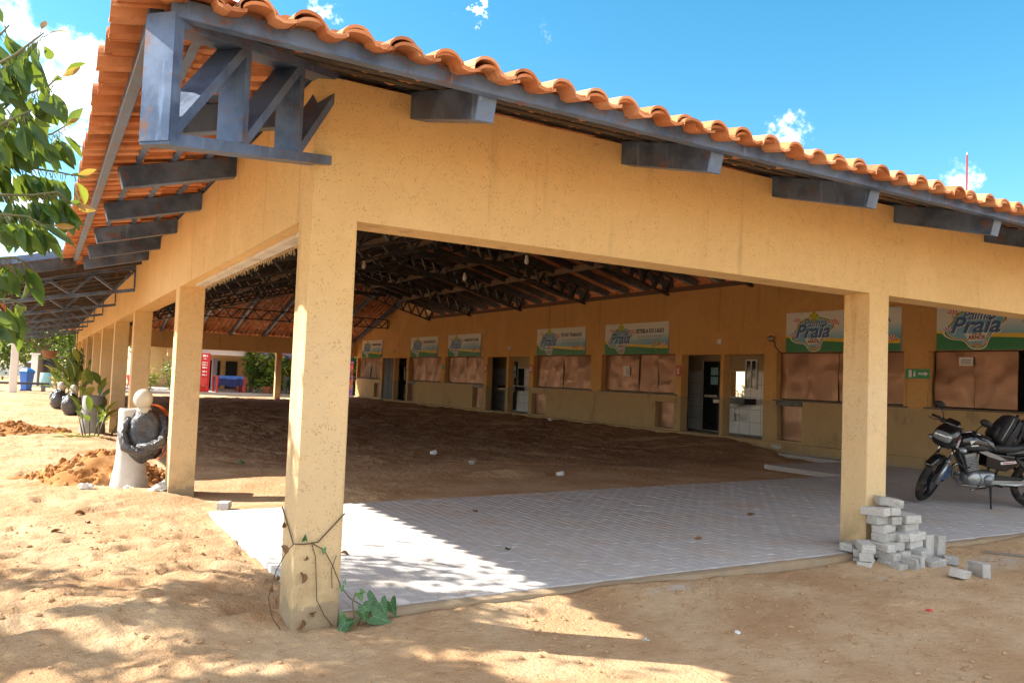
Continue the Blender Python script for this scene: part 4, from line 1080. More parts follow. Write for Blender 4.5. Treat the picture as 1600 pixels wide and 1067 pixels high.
# helmet on the pillion seat
HL = empty('helmet', 'dark grey helmet on the motorcycle pillion at the frame edge', 'helmet', root+hv*(-.52*sc_)+Vector((0,-.0,.855*sc_)), R_(HD+30)); HL.scale = (1.1,)*3
mb = MB(); mb.lathe([(.09,0),(.125,.02),(.14,.08),(.14,.14),(.125,.20),(.09,.245),(.045,.265),(.01,.27)], 24); mb.build('shell', simple('helmet_grey', (.035,.035,.045), .3, 0, .1, 4, 0, .5, .4), HL, smooth=True)
mb = MB(); 
for i in range(10):
    a0, a1 = R_(-60+12*i), R_(-48+12*i); mb.quad(*[((.144)*math.cos(a), .144*math.sin(a), z) for a, z in ((a0,.09),(a1,.09),(a1,.18),(a0,.18))])
mb.build('visor', glass, HL, fixn=False, smooth=True)

# ------------------------------------------------------------------ concrete pavers piled by the right pillar
def paver_mesh(seed):
    rs = random.Random(seed); bm = bmesh.new()
    bmesh.ops.create_cube(bm, size=1)
    for v in bm.verts: v.co.x *= .20; v.co.y *= .10; v.co.z *= .062
    bmesh.ops.bevel(bm, geom=bm.edges[:], offset=.006, segments=2, affect='EDGES', profile=.5)
    bmesh.ops.subdivide_edges(bm, edges=[e for e in bm.edges if e.calc_length() > .03], cuts=3, use_grid_fill=True)
    for v in bm.verts:
        p = v.co; k = float(fbm(p.x*1.3+p.z*2, p.y+p.z, 28, 3, .6, seed*1.7, seed)); v.co += p.normalized()*(.0032*k)
    # a broken corner on some
    if seed % 3 == 0:
        c = Vector((rs.choice((-1,1))*.09, rs.choice((-1,1))*.045, rs.choice((-1,1))*.03)); n = c.normalized()
        bmesh.ops.bisect_plane(bm, geom=bm.verts[:]+bm.edges[:]+bm.faces[:], plane_co=c*.86, plane_no=n, clear_outer=True)
        ed = [e for e in bm.edges if e.is_boundary]
        if ed: bmesh.ops.contextual_create(bm, geom=ed)
    bmesh.ops.recalc_face_normals(bm, faces=bm.faces)
    me = bpy.data.meshes.new('paver'); bm.to_mesh(me); bm.free(); return me
t = NT('dusty_concrete_block'); P = t.obj
rn = t.node('ShaderNodeObjectInfo').outputs['Random']
c = t.mix(rn, (.36,.34,.315), (.55,.52,.485))
c = t.mix(t.mr(t.noise(18, 6, .7), .48, .7, 0, .6), c, (.68,.66,.63)); c = t.mix(t.mr(t.noise(60, 4, .6), .58, .72, 0, .5), c, (.25,.22,.19))
c = t.mix(t.mr(t.noise(9, 5, .6), .55, .75, 0, .5), c, (.48,.34,.23))
MT['block'] = t.fin(c, .93, 0, t.bump(t.noise(95, 5, .65), .6, .006), .2)
PM = [paver_mesh(i) for i in range(9)]
for m in PM: m.materials.append(MT['block'])
pc = 0
def paver(x, y, z, rz, label, rx=0, ry=0, group='loose pavers heaped against the right pillar'):
    global pc
    o = bpy.data.objects.new('paver', PM[pc % 9]); pc += 1; COL.objects.link(o)
    o.location = (x, y, z); o.rotation_euler = Euler((R_(rx), R_(ry), R_(rz)))
    o.scale = (1.18, 1.22, 1.20); tag(o, label, 'paver', group); return o
ORD = ['first', 'second', 'third', 'fourth', 'fifth', 'sixth']
rowname = lambda k, n: 'bottom row' if k == 0 else 'top row' if k == n-1 else {1:'second row',2:'third row',3:'fourth row',4:'fifth row'}[k]+' from the ground'
jr = lambda s: random.uniform(-s, s)
zb = -.095; PH = .076
# local frame of the heap: u to the right (+X), v towards the viewer (-Y)
# low left wing (3 rows), middle stack, taller right stack
wing = [[(5.22,-.20),(5.30,-.06)], [(5.23,-.19),(5.31,-.07)], [(5.25,-.17)]]
for k, row in enumerate(wing):
    for i, (x, y) in enumerate(row): paver(x, y, zb+.038+k*PH, 40+jr(16), 'pale paver in the low left wing of the heap, %s, %s' % (rowname(k, 3), 'front' if i == 0 else 'behind'), jr(3), jr(3))
mid = [[(5.42,-.33,88,0),(5.56,-.37,95,90),(5.68,-.34,86,90)], [(5.45,-.24,92,0),(5.60,-.24,80,0)], [(5.44,-.20,80,0),(5.57,-.24,12,0)], [(5.50,-.19,8,0),(5.66,-.18,86,0)], [(5.53,-.16,10,0)], [(5.49,-.13,4,0),(5.64,-.12,86,0)], [(5.47,-.11,92,0),(5.62,-.12,84,0)]]
RN = ['bottom course','second course','third course','fourth course','fifth course','sixth course','seventh course','eighth course','topmost course']
for k, row in enumerate(mid):
    for i, (x, y, r, rx) in enumerate(row):
        up = rx == 90
        paver(x, y, zb+(.036+k*PH if not up else .055), r+jr(8), 'rough paver in the middle stack of the heap, %s, %s of %d' % (RN[k], ORD[i], len(row)), (90 if up else 0)+jr(2), jr(4))
rgt = [[(5.90,-.42,5),(5.84,-.25,88)], [(5.82,-.27,92),(5.93,-.22,88)], [(5.86,-.22,8)], [(5.80,-.20,88),(5.92,-.18,86)], [(5.86,-.17,6)], [(5.80,-.15,90),(5.92,-.14,84)]]
for k, row in enumerate(rgt):
    for i, (x, y, r) in enumerate(row):
        paver(x, y, zb+.038+k*PH, r+jr(7), 'pale paver in the right stack of the heap, %s, %s of %d' % (RN[k] if k < 7 else 'topmost course', ORD[i], len(row)), jr(2), jr(3))
paver(5.66, -.12, zb+.038+7.05*PH, -28, 'big tilted paver lying on the very top of the heap', 3, 7)
for i, (x, y) in enumerate(((6.12,-.22),(6.24,-.26))): paver(x, y, gzz(x,y)+.10, 80+jr(8), 'paver standing upright beside the heap, %s of the two' % ('left' if i == 0 else 'right'), 0, 90+jr(5))
paver(6.18, -.42, gzz(6.18,-.42)+.03, 35, 'broken paver lying at the foot of the two upright pavers', 0, 6)
paver(5.72, -.78, gzz(5.72,-.78)+.035, 15, 'chipped paver lying flat alone on the sand', 4, 10, 'single pavers on the sand')
paver(5.98, -.80, gzz(5.98,-.80)+.055, 60, 'paver on its side alone on the sand, farthest right', 88, 3, 'single pavers on the sand')
paver(5.36, .06, .046, 12, 'single paver on the paved floor against the left face of the right pillar', 0, 0, 'single pavers on the paved floor')
paver(.40, 4.20, .02, 70, 'single pale paver at the far left corner of the paved floor by second pillar', 0, 3, 'single pavers on the paved floor')
paver(13.95, 8.5, .15, 75, 'lone white paver by the stall wall threshold', 0, 0, 'single pavers on the paved floor')
# ------------------------------------------------------------------ leaves and trees
def leaf_mat(name, cols, trans=.35, rough=.32, under=None):
    t = NT(name); a = t.node('ShaderNodeAttribute', attribute_name='rnd').outputs['Fac']
    n = len(cols); c = t.ramp(a, [(i/max(1, n-1), k) for i, k in enumerate(cols)])
    c = t.mix(t.mr(t.noise(14, 4, .6), .4, .7, 0, .3), c, tuple(x*.6 for x in cols[0]))
    t.fin(c, rough, 0, None, .45)
    tr = t.node('ShaderNodeBsdfTranslucent', i_Color=t.mix(.5, c, (.30,.42,.03), 'ADD') if False else t.mix(.45, c, (.42,.50,.04)))
    ms = t.node('ShaderNodeMixShader'); t.set(ms, 0, trans); t.l.new(t.b.outputs[0], ms.inputs[1]); t.l.new(tr.outputs[0], ms.inputs[2]); t.l.new(ms.outputs[0], t.out.inputs[0])
    return t.m
MT['leaf'] = leaf_mat('glossy_tree_leaf', [(.018,.058,.014),(.034,.095,.020),(.07,.155,.026),(.18,.25,.035),(.40,.19,.06)], .42, .30)
MT['leafbg'] = leaf_mat('background_leaf', [(.02,.055,.014),(.045,.105,.02),(.10,.17,.025),(.19,.23,.03)], .4, .5)
MT['leafbush'] = leaf_mat('bush_leaf', [(.02,.07,.016),(.06,.14,.025),(.20,.22,.03),(.42,.34,.05)], .35, .45)
MT['bark'] = simple('grey_bark', (.17,.125,.09), .95, 0, .35, 9, .9, .1)
MT['twig'] = simple('green_brown_twig', (.13,.12,.05), .7, 0, .3, 20)
def leaf(mb, base, d, nrm, L, W, fold=.18, curl=.15, n=5, pet=.12):
    """one blade: base point, direction of growth, approximate upper normal"""
    d = Vector(d).normalized(); nrm = Vector(nrm); s = d.cross(nrm)
    if s.length < 1e-3: s = d.orthogonal()
    s.normalize(); u = s.cross(d)
    base = Vector(base); vs = []; fs = []
    p = base+d*(L*pet); dd = d.copy()
    prof = (0.03, .62, .97, .92, .55, .0) if n == 5 else (.05, .9, .8, 0)
    m = len(prof)
    for i, w in enumerate(prof):
        hw = W/2*w
        uu = s.cross(dd)
        vs += [p-s*hw+uu*(hw*fold*2), p, p+s*hw+uu*(hw*fold*2)]
        dd = (dd-uu*(curl/m*1.6)).normalized(); p = p+dd*(L/(m-1))
    for i in range(m-1):
        a = i*3; fs += [(a, a+1, a+4, a+3), (a+1, a+2, a+5, a+4)]
    mb.add(vs, fs)
def at(px, py, dist):
    d = (FWD*FPX + RGT*(px-800) - UPV*(py-533.5)).normalized(); return CAM+d*dist
TR = empty('broadleaf_tree', 'big broadleaf tree with hanging glossy leaves at the left edge, close to the camera', 'tree', (-5.0, 1.2, -.05))
def Lc(p): return Vector(p)-Vector((-5.0, 1.2, -.05))
mb = MB(); mb.tube([Lc(p) for p in [(-5.05,1.2,-.2),(-5.0,1.2,.5),(-4.9,1.15,1.4),(-4.75,1.1,2.3),(-4.6,1.1,3.2),(-4.4,1.2,4.2)]], [.24,.17,.15,.14,.10,.05], 14); mb.build('trunk', MT['bark'], TR, smooth=True)
cen = Vector((-4.5, 1.95, 4.25)); rad = Vector((2.9, 2.5, 1.2))
mb = MB(); tips = []
for k in range(64):
    z = random.uniform(3.3, 5.1); sx_, sy_ = random.uniform(-2.3, 1.25), random.uniform(-2.7, 1.30)
    e = Vector((sx_-.98*z, sy_+.75*z, z))
    if e.x > -1.95: e.x = -1.95-random.random()*.3
    tips.append(e); st = Vector((-4.75,1.1,2.3)).lerp(Vector((-4.4,1.2,4.2)), random.random())
    md = st.lerp(e, .55)+Vector((0,0,.25)); mb.tube([Lc(st), Lc(md), Lc(e)], [.03,.016,.006], 7)
# the low limb that reaches over to the camera
limb = [Vector((-4.75,1.1,2.3)), Vector((-3.8,.2,2.75)), Vector((-2.8,-1.2,2.75)), Vector((-2.0,-2.2,2.45))]
mb.tube([Lc(p) for p in limb], [.06,.045,.03,.018], 8)
mb.build('limb', MT['bark'], TR, smooth=True)
mb = MB()
for e in tips:
    for k in range(250):
        v = Vector((random.gauss(0,1), random.gauss(0,1), random.gauss(0,.75)))*.31; p = e+v
        if p.x > -1.78: continue
        gx_, gy_ = p.x+.98*p.z, p.y-.75*p.z
        if float(vnoise((gx_*.86-gy_*.5)*1.1, (gx_*.5+gy_*.86)*3.6, 1., 3, 8)) > .42: continue
        if gx_ > .8 and gy_ < -.5+.25*math.sin(gx_*5) and random.random() < .93: continue
        mb.crnd = min(.78, max(0, random.gauss(.35, .2)))
        d = Vector((random.uniform(-1,1), random.uniform(-1,1), random.uniform(-1.1,.1))); leaf(mb, Lc(p), d, Vector((random.gauss(0,.5),random.gauss(0,.5),1)), random.uniform(.12,.19), random.uniform(.045,.07), n=3)
mb.build('crown', MT['leaf'], TR, rnd=True, fixn=False, smooth=True)
# hanging twigs in view; leaves droop from them
TW = [ # (waypoints px, distance), leaf density
 ([(-70,150),(-20,110),(25,85),(55,62),(68,52)], 2.75, 1.0, .9), ([(-70,190),(-10,170),(35,150),(75,135),(92,120)], 2.9, 1.0, .5), ([(-70,255),(-10,225),(35,215),(80,210),(104,196)], 3.0, 1.1, .55),
 ([(-70,285),(0,262),(45,262),(95,270),(118,275)], 3.05, 1.1, .3), ([(-70,330),(-5,305),(50,305),(88,300),(112,318)], 2.85, 1.1, .25), ([(-70,355),(0,335),(40,338),(70,352)], 2.7, 1.0, .25),
 ([(-70,420),(-20,405),(20,402),(45,412)], 2.65, 1.0, .3), ([(-70,480),(-20,470),(15,468),(40,478)], 2.35, .8, .2), ([(-70,90),(-30,70),(0,55),(14,40)], 2.9, .9, .5), ([(-70,220),(-20,205),(20,185),(50,172)], 2.6, .9, .4)]
mbt = MB(); mb = MB()
for (wp, dist, dens, yg) in TW:
    pts = [at(x, y, dist+.04*i) for i, (x, y) in enumerate(wp)]
    P0 = limb[2].lerp(limb[3], random.random())
    mbt.tube([Lc(P0), Lc(P0.lerp(pts[0], .6)+Vector((0,0,.08)))]+[Lc(p) for p in pts], [.012,.009]+[lerp(.006,.0022, i/(len(pts)-1)) for i in range(len(pts))], 6)
    for i in range(len(pts)-1):
        a, b = pts[i], pts[i+1]; n = max(1, int((b-a).length/.0066*dens))
        for k in range(n):
            p = a.lerp(b, (k+random.random())/n); tipf = (i+(k/n))/(len(pts)-1)
            if random.random() < .12: continue
            dr = (b-a).normalized(); sidev = Vector((random.gauss(0,.45), random.gauss(0,.45), 0))
            young = tipf > .86 and random.random() < yg
            d = dr*(.55 if not young else .8)+sidev+Vector((0,0,-1.15 if not young else .25))
            toc = (CAM-p).normalized()
            nn = (toc*random.choice((1,1,1,-.6))+Vector((random.gauss(0,.55),random.gauss(0,.55),random.gauss(.3,.5)))+SUN*.3).normalized()
            L = random.uniform(.072,.118)*(.72 if young else 1)
            mb.crnd = 1.0 if (young and random.random() < .45) else min(.80, max(0, random.gauss(.30, .24)))
            st = p+Vector((random.gauss(0,.006),random.gauss(0,.006),-.004)); q = st+d.normalized()*.02
            mbt.tube([Lc(st), Lc(q)], [.0014,.0012], 4)
            leaf(mb, Lc(q), d, nn, L, L*random.uniform(.30,.40), fold=random.uniform(.05,.3), curl=random.uniform(-.1,.7), pet=.02)
mbt.build('twig', MT['twig'], TR, fixn=False, smooth=True)
mb.build('hanging_leaves', MT['leaf'], TR, rnd=True, fixn=False, smooth=True)

def bg_tree(x, y, h, tr, crown, nl, label, group='trees beyond the yard', lean=0, leafs=.34, mat=None, trunkcol=None, zc=.66, fork=0):
    T = empty('tree', label, 'tree', (x, y, -.08), 0, group)
    mb = MB(); topz = h*zc
    mb.tube([(0,0,-.1),(lean*.2,0,topz*.35),(lean*.6,.1,topz*.7),(lean,0,topz)], [tr*1.25,tr,tr*.85,tr*.5], 10)
    for k in range(6):
        a = 2*PI*k/6+random.random(); s = random.uniform(.45,.8); mb.tube([(lean*s,0,topz*s), (lean*s+crown*.35*math.cos(a), crown*.35*math.sin(a), topz*s+h*.14), (lean+crown*.8*math.cos(a), crown*.8*math.sin(a), topz+h*.05*random.random())], [tr*.5,tr*.3,tr*.1], 6)
    mb.build('trunk', MT['bark'], T, smooth=True)
    mb = MB(); hz = (h-topz*.62)/2; cz = h-hz
    cl = []
    for k in range(max(10, int(nl/55))):
        v = Vector((random.gauss(0,1), random.gauss(0,1), random.gauss(0,1))).normalized()*random.uniform(.45,1)
        cl.append((Vector((lean+v.x*crown, v.y*crown, cz+v.z*hz)), random.uniform(.18,.34)*crown, random.gauss(0,.14)))
    for k in range(nl):
        c, r, tone = random.choice(cl); v = Vector((random.gauss(0,.6), random.gauss(0,.6), random.gauss(0,.5)))*r; p = c+v
        mb.crnd = min(1, max(0, .38+tone+random.gauss(0,.15)))
        leaf(mb, p, Vector((random.uniform(-1,1),random.uniform(-1,1),random.uniform(-1,.4))), Vector((random.gauss(0,.6),random.gauss(0,.6),1)), leafs*random.uniform(.7,1.3), leafs*.5, n=3)
    mb.build('crown', mat or MT['leafbg'], T, rnd=True, fixn=False, smooth=True)
    return T
bg_tree(-1.5, 52, 6.4, .20, 3.0, 2400, 'straight brown trunked tree beyond the yard behind the blue bin', zc=.62)
bg_tree(-4.6, 60, 6.0, .22, 3.0, 3400, 'wide dark green tree at the far left behind the lamp post', zc=.30)
bg_tree(-2.2, 72, 6.5, .25, 4.0, 3800, 'large sunlit tree filling the far background behind the white posts', zc=.28)
bg_tree(1.6, 66, 6.0, .2, 3.2, 2200, 'bright yellow green tree at the end of the pillar row', zc=.3)
bg_tree(-9.5, 84, 9.0, .3, 5.5, 2200, 'hazy far tree at the left edge of the yard', zc=.3)
bg_tree(5.0, 58, 6.5, .22, 3.2, 2000, 'forked trunk tree seen between the second and third pillars', lean=.7, zc=.6)
bg_tree(10.5, 72, 8.0, .2, 4.2, 1800, 'tall tree behind the far restaurant', zc=.5)

def bush(x, y, z, rx, rz, nl, label, leafs=.16, mat=None, group='bushes by the far restaurant', pot=None, tone=.45, stem=True):
    B = empty('shrub', label, 'shrub', (x, y, z), 0, group)
    if stem:
        mb = MB()
        for k in range(7):
            a = 2*PI*k/7; mb.tube([(.03*math.cos(a),.03*math.sin(a),0),(rx*.3*math.cos(a),rx*.3*math.sin(a),rz*.7),(rx*.65*math.cos(a),rx*.65*math.sin(a),rz*random.uniform(1.1,1.8))], [.02,.015,.006], 5)
        mb.build('stem', MT['twig'], B, smooth=True)
    mb = MB(); cl = [(Vector((random.gauss(0,.45)*rx, random.gauss(0,.45)*rx, rz*random.uniform(.25,1.85))), random.gauss(0,.18)) for k in range(16)]
    for k in range(nl):
        c, tn = random.choice(cl); p = c+Vector((random.gauss(0,.3)*rx, random.gauss(0,.3)*rx, random.gauss(0,.22)*rz)); p.z = max(.03, p.z)
        mb.crnd = min(1, max(0, tone+tn+random.gauss(0,.14))); leaf(mb, p, Vector((random.uniform(-1,1),random.uniform(-1,1),random.uniform(-.6,.8))), Vector((random.gauss(0,.6),random.gauss(0,.6),1)), leafs*random.uniform(.7,1.3), leafs*.45, n=3)
    mb.build('foliage', mat or MT['leafbush'], B, rnd=True, fixn=False, smooth=True)
    return B

# ------------------------------------------------------------------ climbing vine and the plant at the corner pillar
VN = empty('climbing_vine', 'half dry vine with arrow shaped leaves looped round the foot of the front pillar', 'vine', (.45, -.12, -.08))
Vc = lambda p: Vector(p)-Vector((.45,-.12,-.08))
mb = MB()
mb.tube([Vc(p) for p in [(-.012,.285,.63),(-.012,.10,.52),(-.012,-.012,.45),(.06,-.014,.445),(.14,-.014,.452),(.305,-.012,.62)]], .0045, 6)
mb.tube([Vc(p) for p in [(-.012,-.012,.45),(-.05,.0,.40),(-.10,.03,.28),(-.13,.05,.12),(-.10,.05,-.0),(-.04,.02,-.09)]], .003, 6)
mb.tube([Vc(p) for p in [(.10,-.012,.45),(.13,-.013,.36),(.14,-.013,.24),(.15,-.014,.10),(.20,-.016,-.0),(.255,-.02,-.07)]], .0028, 6)
mb.tube([Vc(p) for p in [(.10,-.012,.45),(.18,-.02,.40),(.24,-.02,.30),(.30,-.03,.16),(.36,-.04,.09),(.45,-.05,.03),(.52,-.06,-.04),(.545,-.06,-.085)]], .0032, 6)
mb.tube([Vc(p) for p in [(.26,-.02,.36),(.235,-.014,.28),(.245,-.012,.16)]], .0025, 5)
mb.build('stem', simple('dry_stem', (.11,.07,.04), .8, 0, .3, 30), VN, smooth=True)
MT['arrow'] = leaf_mat('arrow_leaf', [(.03,.11,.05),(.05,.15,.06),(.08,.20,.05),(.10,.22,.05)], .25, .35)
t = NT('veined_arrow_leaf'); a_ = t.node('ShaderNodeAttribute', attribute_name='rnd').outputs['Fac']
c_l = t.ramp(a_, [(0,(.018,.075,.020)),(.5,(.04,.12,.028)),(1,(.10,.20,.04))])
vn_ = t.node('ShaderNodeTexWave', i_Vector=t.obj, i_Scale=38., i_Distortion=3., bands_direction='DIAGONAL').outputs['Fac']
c_l = t.mix(t.mr(vn_, .86, .98, 0, .45), c_l, (.22,.36,.20)); c_l = t.mix(t.mr(t.noise(30, 4, .6), .55, .75, 0, .4), c_l, (.03,.07,.02))
MT['arrow'] = t.fin(c_l, .38, 0, t.bump(t.noise(40, 3, .6), .3, .01), .4)
VEIN = MB()
def arrow(mb, base, d, nrm, L):
    d = Vector(d).normalized(); s = d.cross(Vector(nrm)).normalized(); u = s.cross(d); b = Vector(base)
    o = [(0,0),(-.22,.22),(-.20,.44),(.08,.40),(.45,.27),(.80,.09),(1,0)]
    L2 = [b+d*(x*L)+s*(y*L)+u*(abs(y)*L*.18-.10*L*max(0,x)**2) for x, y in o]; R2 = [b+d*(x*L)-s*(y*L)+u*(abs(y)*L*.18-.10*L*max(0,x)**2) for x, y in o]
    mids = [b+d*(x*L)-u*(.10*L*max(0,x)**2) for x in (0,.08,.45,.80,1)]
    vs = L2+R2[1:6]+mids[1:4]
    e_ = u*.0018
    VEIN.tube([m_+e_ for m_ in mids], [.0016,.0016,.0013,.001,.0006], 4)
    for sg_, S2 in ((1, L2), (-1, R2)):
        for k_ in (2, 3, 4, 5): VEIN.tube([mids[0 if k_ < 4 else k_-3]+e_, lerp(mids[0 if k_ < 4 else k_-3], S2[k_], .85)+e_], [.001,.0005], 3)
    # 0..6 left, 7..11 right(1..5), 12..14 mids
    mb.add(vs, [(0,12,3,2),(0,2,1),(12,13,4,3),(13,14,5,4),(14,6,5),(0,8,9,12),(0,7,8),(12,9,10,13),(13,10,11,14),(14,11,6)])
mb = MB()
up = Vector((-.3,-.6,.8))
for (p, d, L, tone) in [((.30,-.10,-.03),(-.2,-.1,.9),.10,.9),((.34,-.15,-.02),(-.5,-.5,-.35),.17,.3),((.40,-.16,.03),(-.15,-.55,-.6),.17,.35),((.42,-.14,.06),(.15,-.55,-.75),.17,.5),((.47,-.15,.0),(.8,-.35,-.25),.20,.35),((.46,-.08,.08),(.6,-.1,-.45),.17,.2),((.54,-.09,.06),(.35,-.45,-.8),.16,.45),((.62,-.06,.05),(.25,-.5,-.8),.14,.5),((.46,-.07,.02),(.9,.2,-.2),.16,.2),((.30,-.14,-.02),(-.5,-.5,-.6),.13,.2),
                        ((.175,-.022,.41),(.3,-.3,-.9),.07,.8),((.30,-.035,.17),(-.3,-.3,-.7),.06,.8),((.315,-.035,.19),(.2,-.2,.6),.05,.8),((.41,-.05,.12),(.2,-.2,-.3),.09,.9),((.42,-.05,.13),(0,-.2,.5),.07,.9),((.06,-.02,.47),(.2,-.2,.9),.06,.6),((.05,-.02,.47),(-.3,-.2,.8),.05,.5)]:
    mb.crnd = tone; arrow(mb, Vc(p), Vector(d)+Vector((random.gauss(0,.25),random.gauss(0,.25),random.gauss(0,.2))), up+Vector((random.gauss(0,.35),random.gauss(0,.35),0)), L*random.uniform(.55,.78))
gl_ = mb.build('green_leaf', MT['arrow'], VN, rnd=True, fixn=False, smooth=True)
VEIN.build('leaf_vein', simple('pale_vein', (.20,.34,.17), .5), gl_, fixn=False)
mb = MB()
for (p, d, L) in [((.045,-.02,.20),(.4,-.1,.7),.08),((.06,-.02,.0),(.3,-.1,-.8),.08),((.10,-.02,.03),(.6,-.1,-.3),.06),((-.05,.0,.38),(-.1,-.2,.6),.07),((-.09,.02,.27),(.1,-.1,-.9),.05),((-.11,.04,.2),(-.2,-.2,-.7),.05),((-.10,.04,.12),(.4,-.1,-.6),.05),((.07,-.02,.38),(.1,-.2,-.9),.04),((-.012,.22,.55),(0,-.3,-.8),.05)]:
    leaf(mb, Vc(p), d, (random.gauss(0,1),-1,.3), L, L*.6, fold=.5, curl=1.2)
mb.build('dry_leaf', simple('dry_leaf', (.20,.10,.04), .8, 0, .4, 20), VN, fixn=False, smooth=True)
mb = MB(); mb.tube([Vc(p) for p in [(.33,-.10,-.07),(.36,-.12,.0),(.34,-.13,.09),(.36,-.12,.14)]], .004, 6); mb.tube([Vc(p) for p in [(.38,-.12,-.07),(.42,-.12,.03),(.46,-.1,.07)]], .005, 6); mb.tube([Vc(p) for p in [(.40,-.12,-.07),(.50,-.1,-.02),(.70,-.08,-.05)]], .005, 6); mb.build('petiole', MT['twig'], VN, smooth=True)
# ------------------------------------------------------------------ statues
def grey_wrap():
    t = NT('shiny_black_plastic_wrap'); n = t.noise(5, 5, .6)
    return t.fin(t.mix(n, (.028,.028,.034), (.065,.065,.078)), t.mr(n, .3, .7, .14, .32), 0, t.bump(t.noise(9, 5, .6, None, 1.2), .9, .05), .6, .3)
MT['wrap'] = grey_wrap()
MT['plaster'] = simple('rough_plaster', (.56,.53,.50), .9, 0, .15, 7, .9, .2, dirt=(.42,.34,.26))
MT['ball'] = simple('cream_ball', (.52,.50,.44), .35, 0, .08, 4, .1, .5)
def statue(x, y, rz, k, label, z=-.05, pedestal=True, lift=0.):
    S_ = empty('garden_statue', label, 'statue', (x, y, z), rz, 'ball headed statues beside the pillars')
    if pedestal:
        mb = MB(); mb.lathe([(.235,-.12),(.225,.04),(.20,.16),(.175,.32),(.165,.55),(.165,.98),(.16,1.0),(.13,1.0),(.12,.93)], 26, (0,0,0), 'z', .05); o = mb.build('pedestal', MT['plaster'], S_, smooth=True)
    # hunched body: a wrapped torso with raised knees, arms round an opening in front of the chest
    bx = Vector((.19, -.10, .68+lift))
    mb = MB(); n = 26; m = 18; vs = []; fs = []
    for i in range(m+1):
        tt = PI*i/m
        for q in range(n):
            a = 2*PI*q/n
            nx_, ny_, nz_ = math.sin(tt)*math.cos(a), math.sin(tt)*math.sin(a), math.cos(tt)
            r = 1+.10*float(vnoise(nx_*2.2+nz_*3, ny_*2.2+nz_, 1.6, k*3, 1))+.05*float(vnoise(a*2.2, nz_*3.4, 2.6, k, 4))
            fr = max(0, -ny_)**2*max(0, 1-((nz_-.25)/.45)**2)*max(0, 1-(nx_/.6)**2)
            r -= .42*fr
            vs.append(bx+Vector((nx_*.235*r*(1.0-.10*nz_), ny_*.22*r, nz_*.34*r)))
    for i in range(m):
        for q in range(n): fs.append((i*n+q, (i+1)*n+q, (i+1)*n+(q+1)%n, i*n+(q+1)%n))
    mb.add(vs, fs); body = mb.build('wrapped_body', MT['wrap'], S_, smooth=True)
    mb = MB(); mb.tube([bx+Vector(p) for p in [(-.20,-.02,.20),(-.25,-.13,.02),(-.18,-.22,-.14),(-.02,-.25,-.20),(.12,-.25,-.16)]], [.055,.06,.065,.06,.045], 12)
    mb.tube([bx+Vector(p) for p in [(.20,-.02,.22),(.26,-.13,.05),(.22,-.23,-.08),(.08,-.27,-.13),(-.04,-.26,-.13)]], [.055,.065,.065,.055,.04], 12)
    mb.build('folded_arm', MT['wrap'], body, smooth=True)
    mb = MB(); mb.ell(bx+Vector((-.045,-.06,.45)), .114, .117, .128, 24, 14); mb.tube([bx+Vector((-.03,-.03,.28)), bx+Vector((-.04,-.05,.36))], [.10,.07], 14); mb.build('ball_head', MT['ball'], S_, smooth=True)
    return S_, bx
s1, bx = statue(-.36, 6.30, R_(-18), 1, 'ball headed statue wrapped in black plastic on a white plaster pedestal near the second pillar')
mb = MB(); pts = []
for i in range(13):
    a = R_(lerp(95, -75, i/12)); pts.append(bx+Vector((.03+.27*math.cos(a), .10, .02+.36*math.sin(a))))
vs = []
for p in pts: vs += [p+Vector((0,-.15,0)), p+Vector((.012,.06,0)), p+Vector((-.02,.12,0))]
mb.add(vs, [(i*3+j, (i+1)*3+j, (i+1)*3+j+1, i*3+j+1) for i in range(12) for j in range(2)])
mb.build('orange_sheet', simple('orange_plastic', (.62,.12,.025), .35, 0, .15, 3), s1, fixn=False, smooth=True)
st2, _ = statue(-.50, 20.9, R_(150), 5, 'smooth dark statue with white rounded head beyond the clod heap, nearer of the far pair', lift=.0, pedestal=False)
st3, _ = statue(-.72, 24.2, R_(160), 8, 'dark crouching statue with a pale ball head, farthest along the pillar row', lift=.0, pedestal=False)
# legs carrying the two far figures
for o in (st2, st3): o.location.z = -.37
# ------------------------------------------------------------------ clod heaps
def clods(x, y, rx, ry, h, n, label, seed, smin=.016, smax=.075):
    C0 = empty('soil_heap', label, 'soil heap', (x, y, -.06), 0, 'heaps of orange soil in the yard')
    rs = random.Random(seed)
    gxs = np.linspace(-1.15, 1.15, 44); Xg, Yg = np.meshgrid(gxs, gxs)
    d = np.sqrt(Xg**2+Yg**2); Zg = h*np.clip(1-d*(1+.25*fbm(Xg+seed, Yg, 2.3, 3)), 0, 1)**.85*(1+.22*fbm(Xg+seed, Yg, 6, 3))-.03
    vs = np.stack([Xg*rx, Yg*ry, Zg], -1).reshape(-1, 3); m = 44
    mb = MB(); mb.add([tuple(v) for v in vs], [(j*m+i, j*m+i+1, (j+1)*m+i+1, (j+1)*m+i) for j in range(m-1) for i in range(m-1)])
    mb.build('loose_soil', MT['clod'], C0, smooth=True)
    mb = MB()
    for k in range(n):
        a = rs.uniform(0, 2*PI); r = rs.random()**.62*1.12; px, py = r*math.cos(a), r*math.sin(a)
        z = h*max(0, 1-r)**.85; s = rs.uniform(smin, smax)*(1 if rs.random() < .13 else .42)
        mb.ell((px*rx, py*ry, z+s*.2-.02), s*rs.uniform(.7,1.4), s*rs.uniform(.7,1.2), s*rs.uniform(.5,.9), 7, 5, .5, Euler((rs.random()*3,rs.random()*3,rs.random()*3)).to_matrix())
    mb.build('clods', MT['clod'], C0)
    return C0
MT['clod'] = simple('orange_clay_clods', (.38,.18,.065), .95, 0, .38, 7, .9, .1, dirt=(.52,.33,.17))
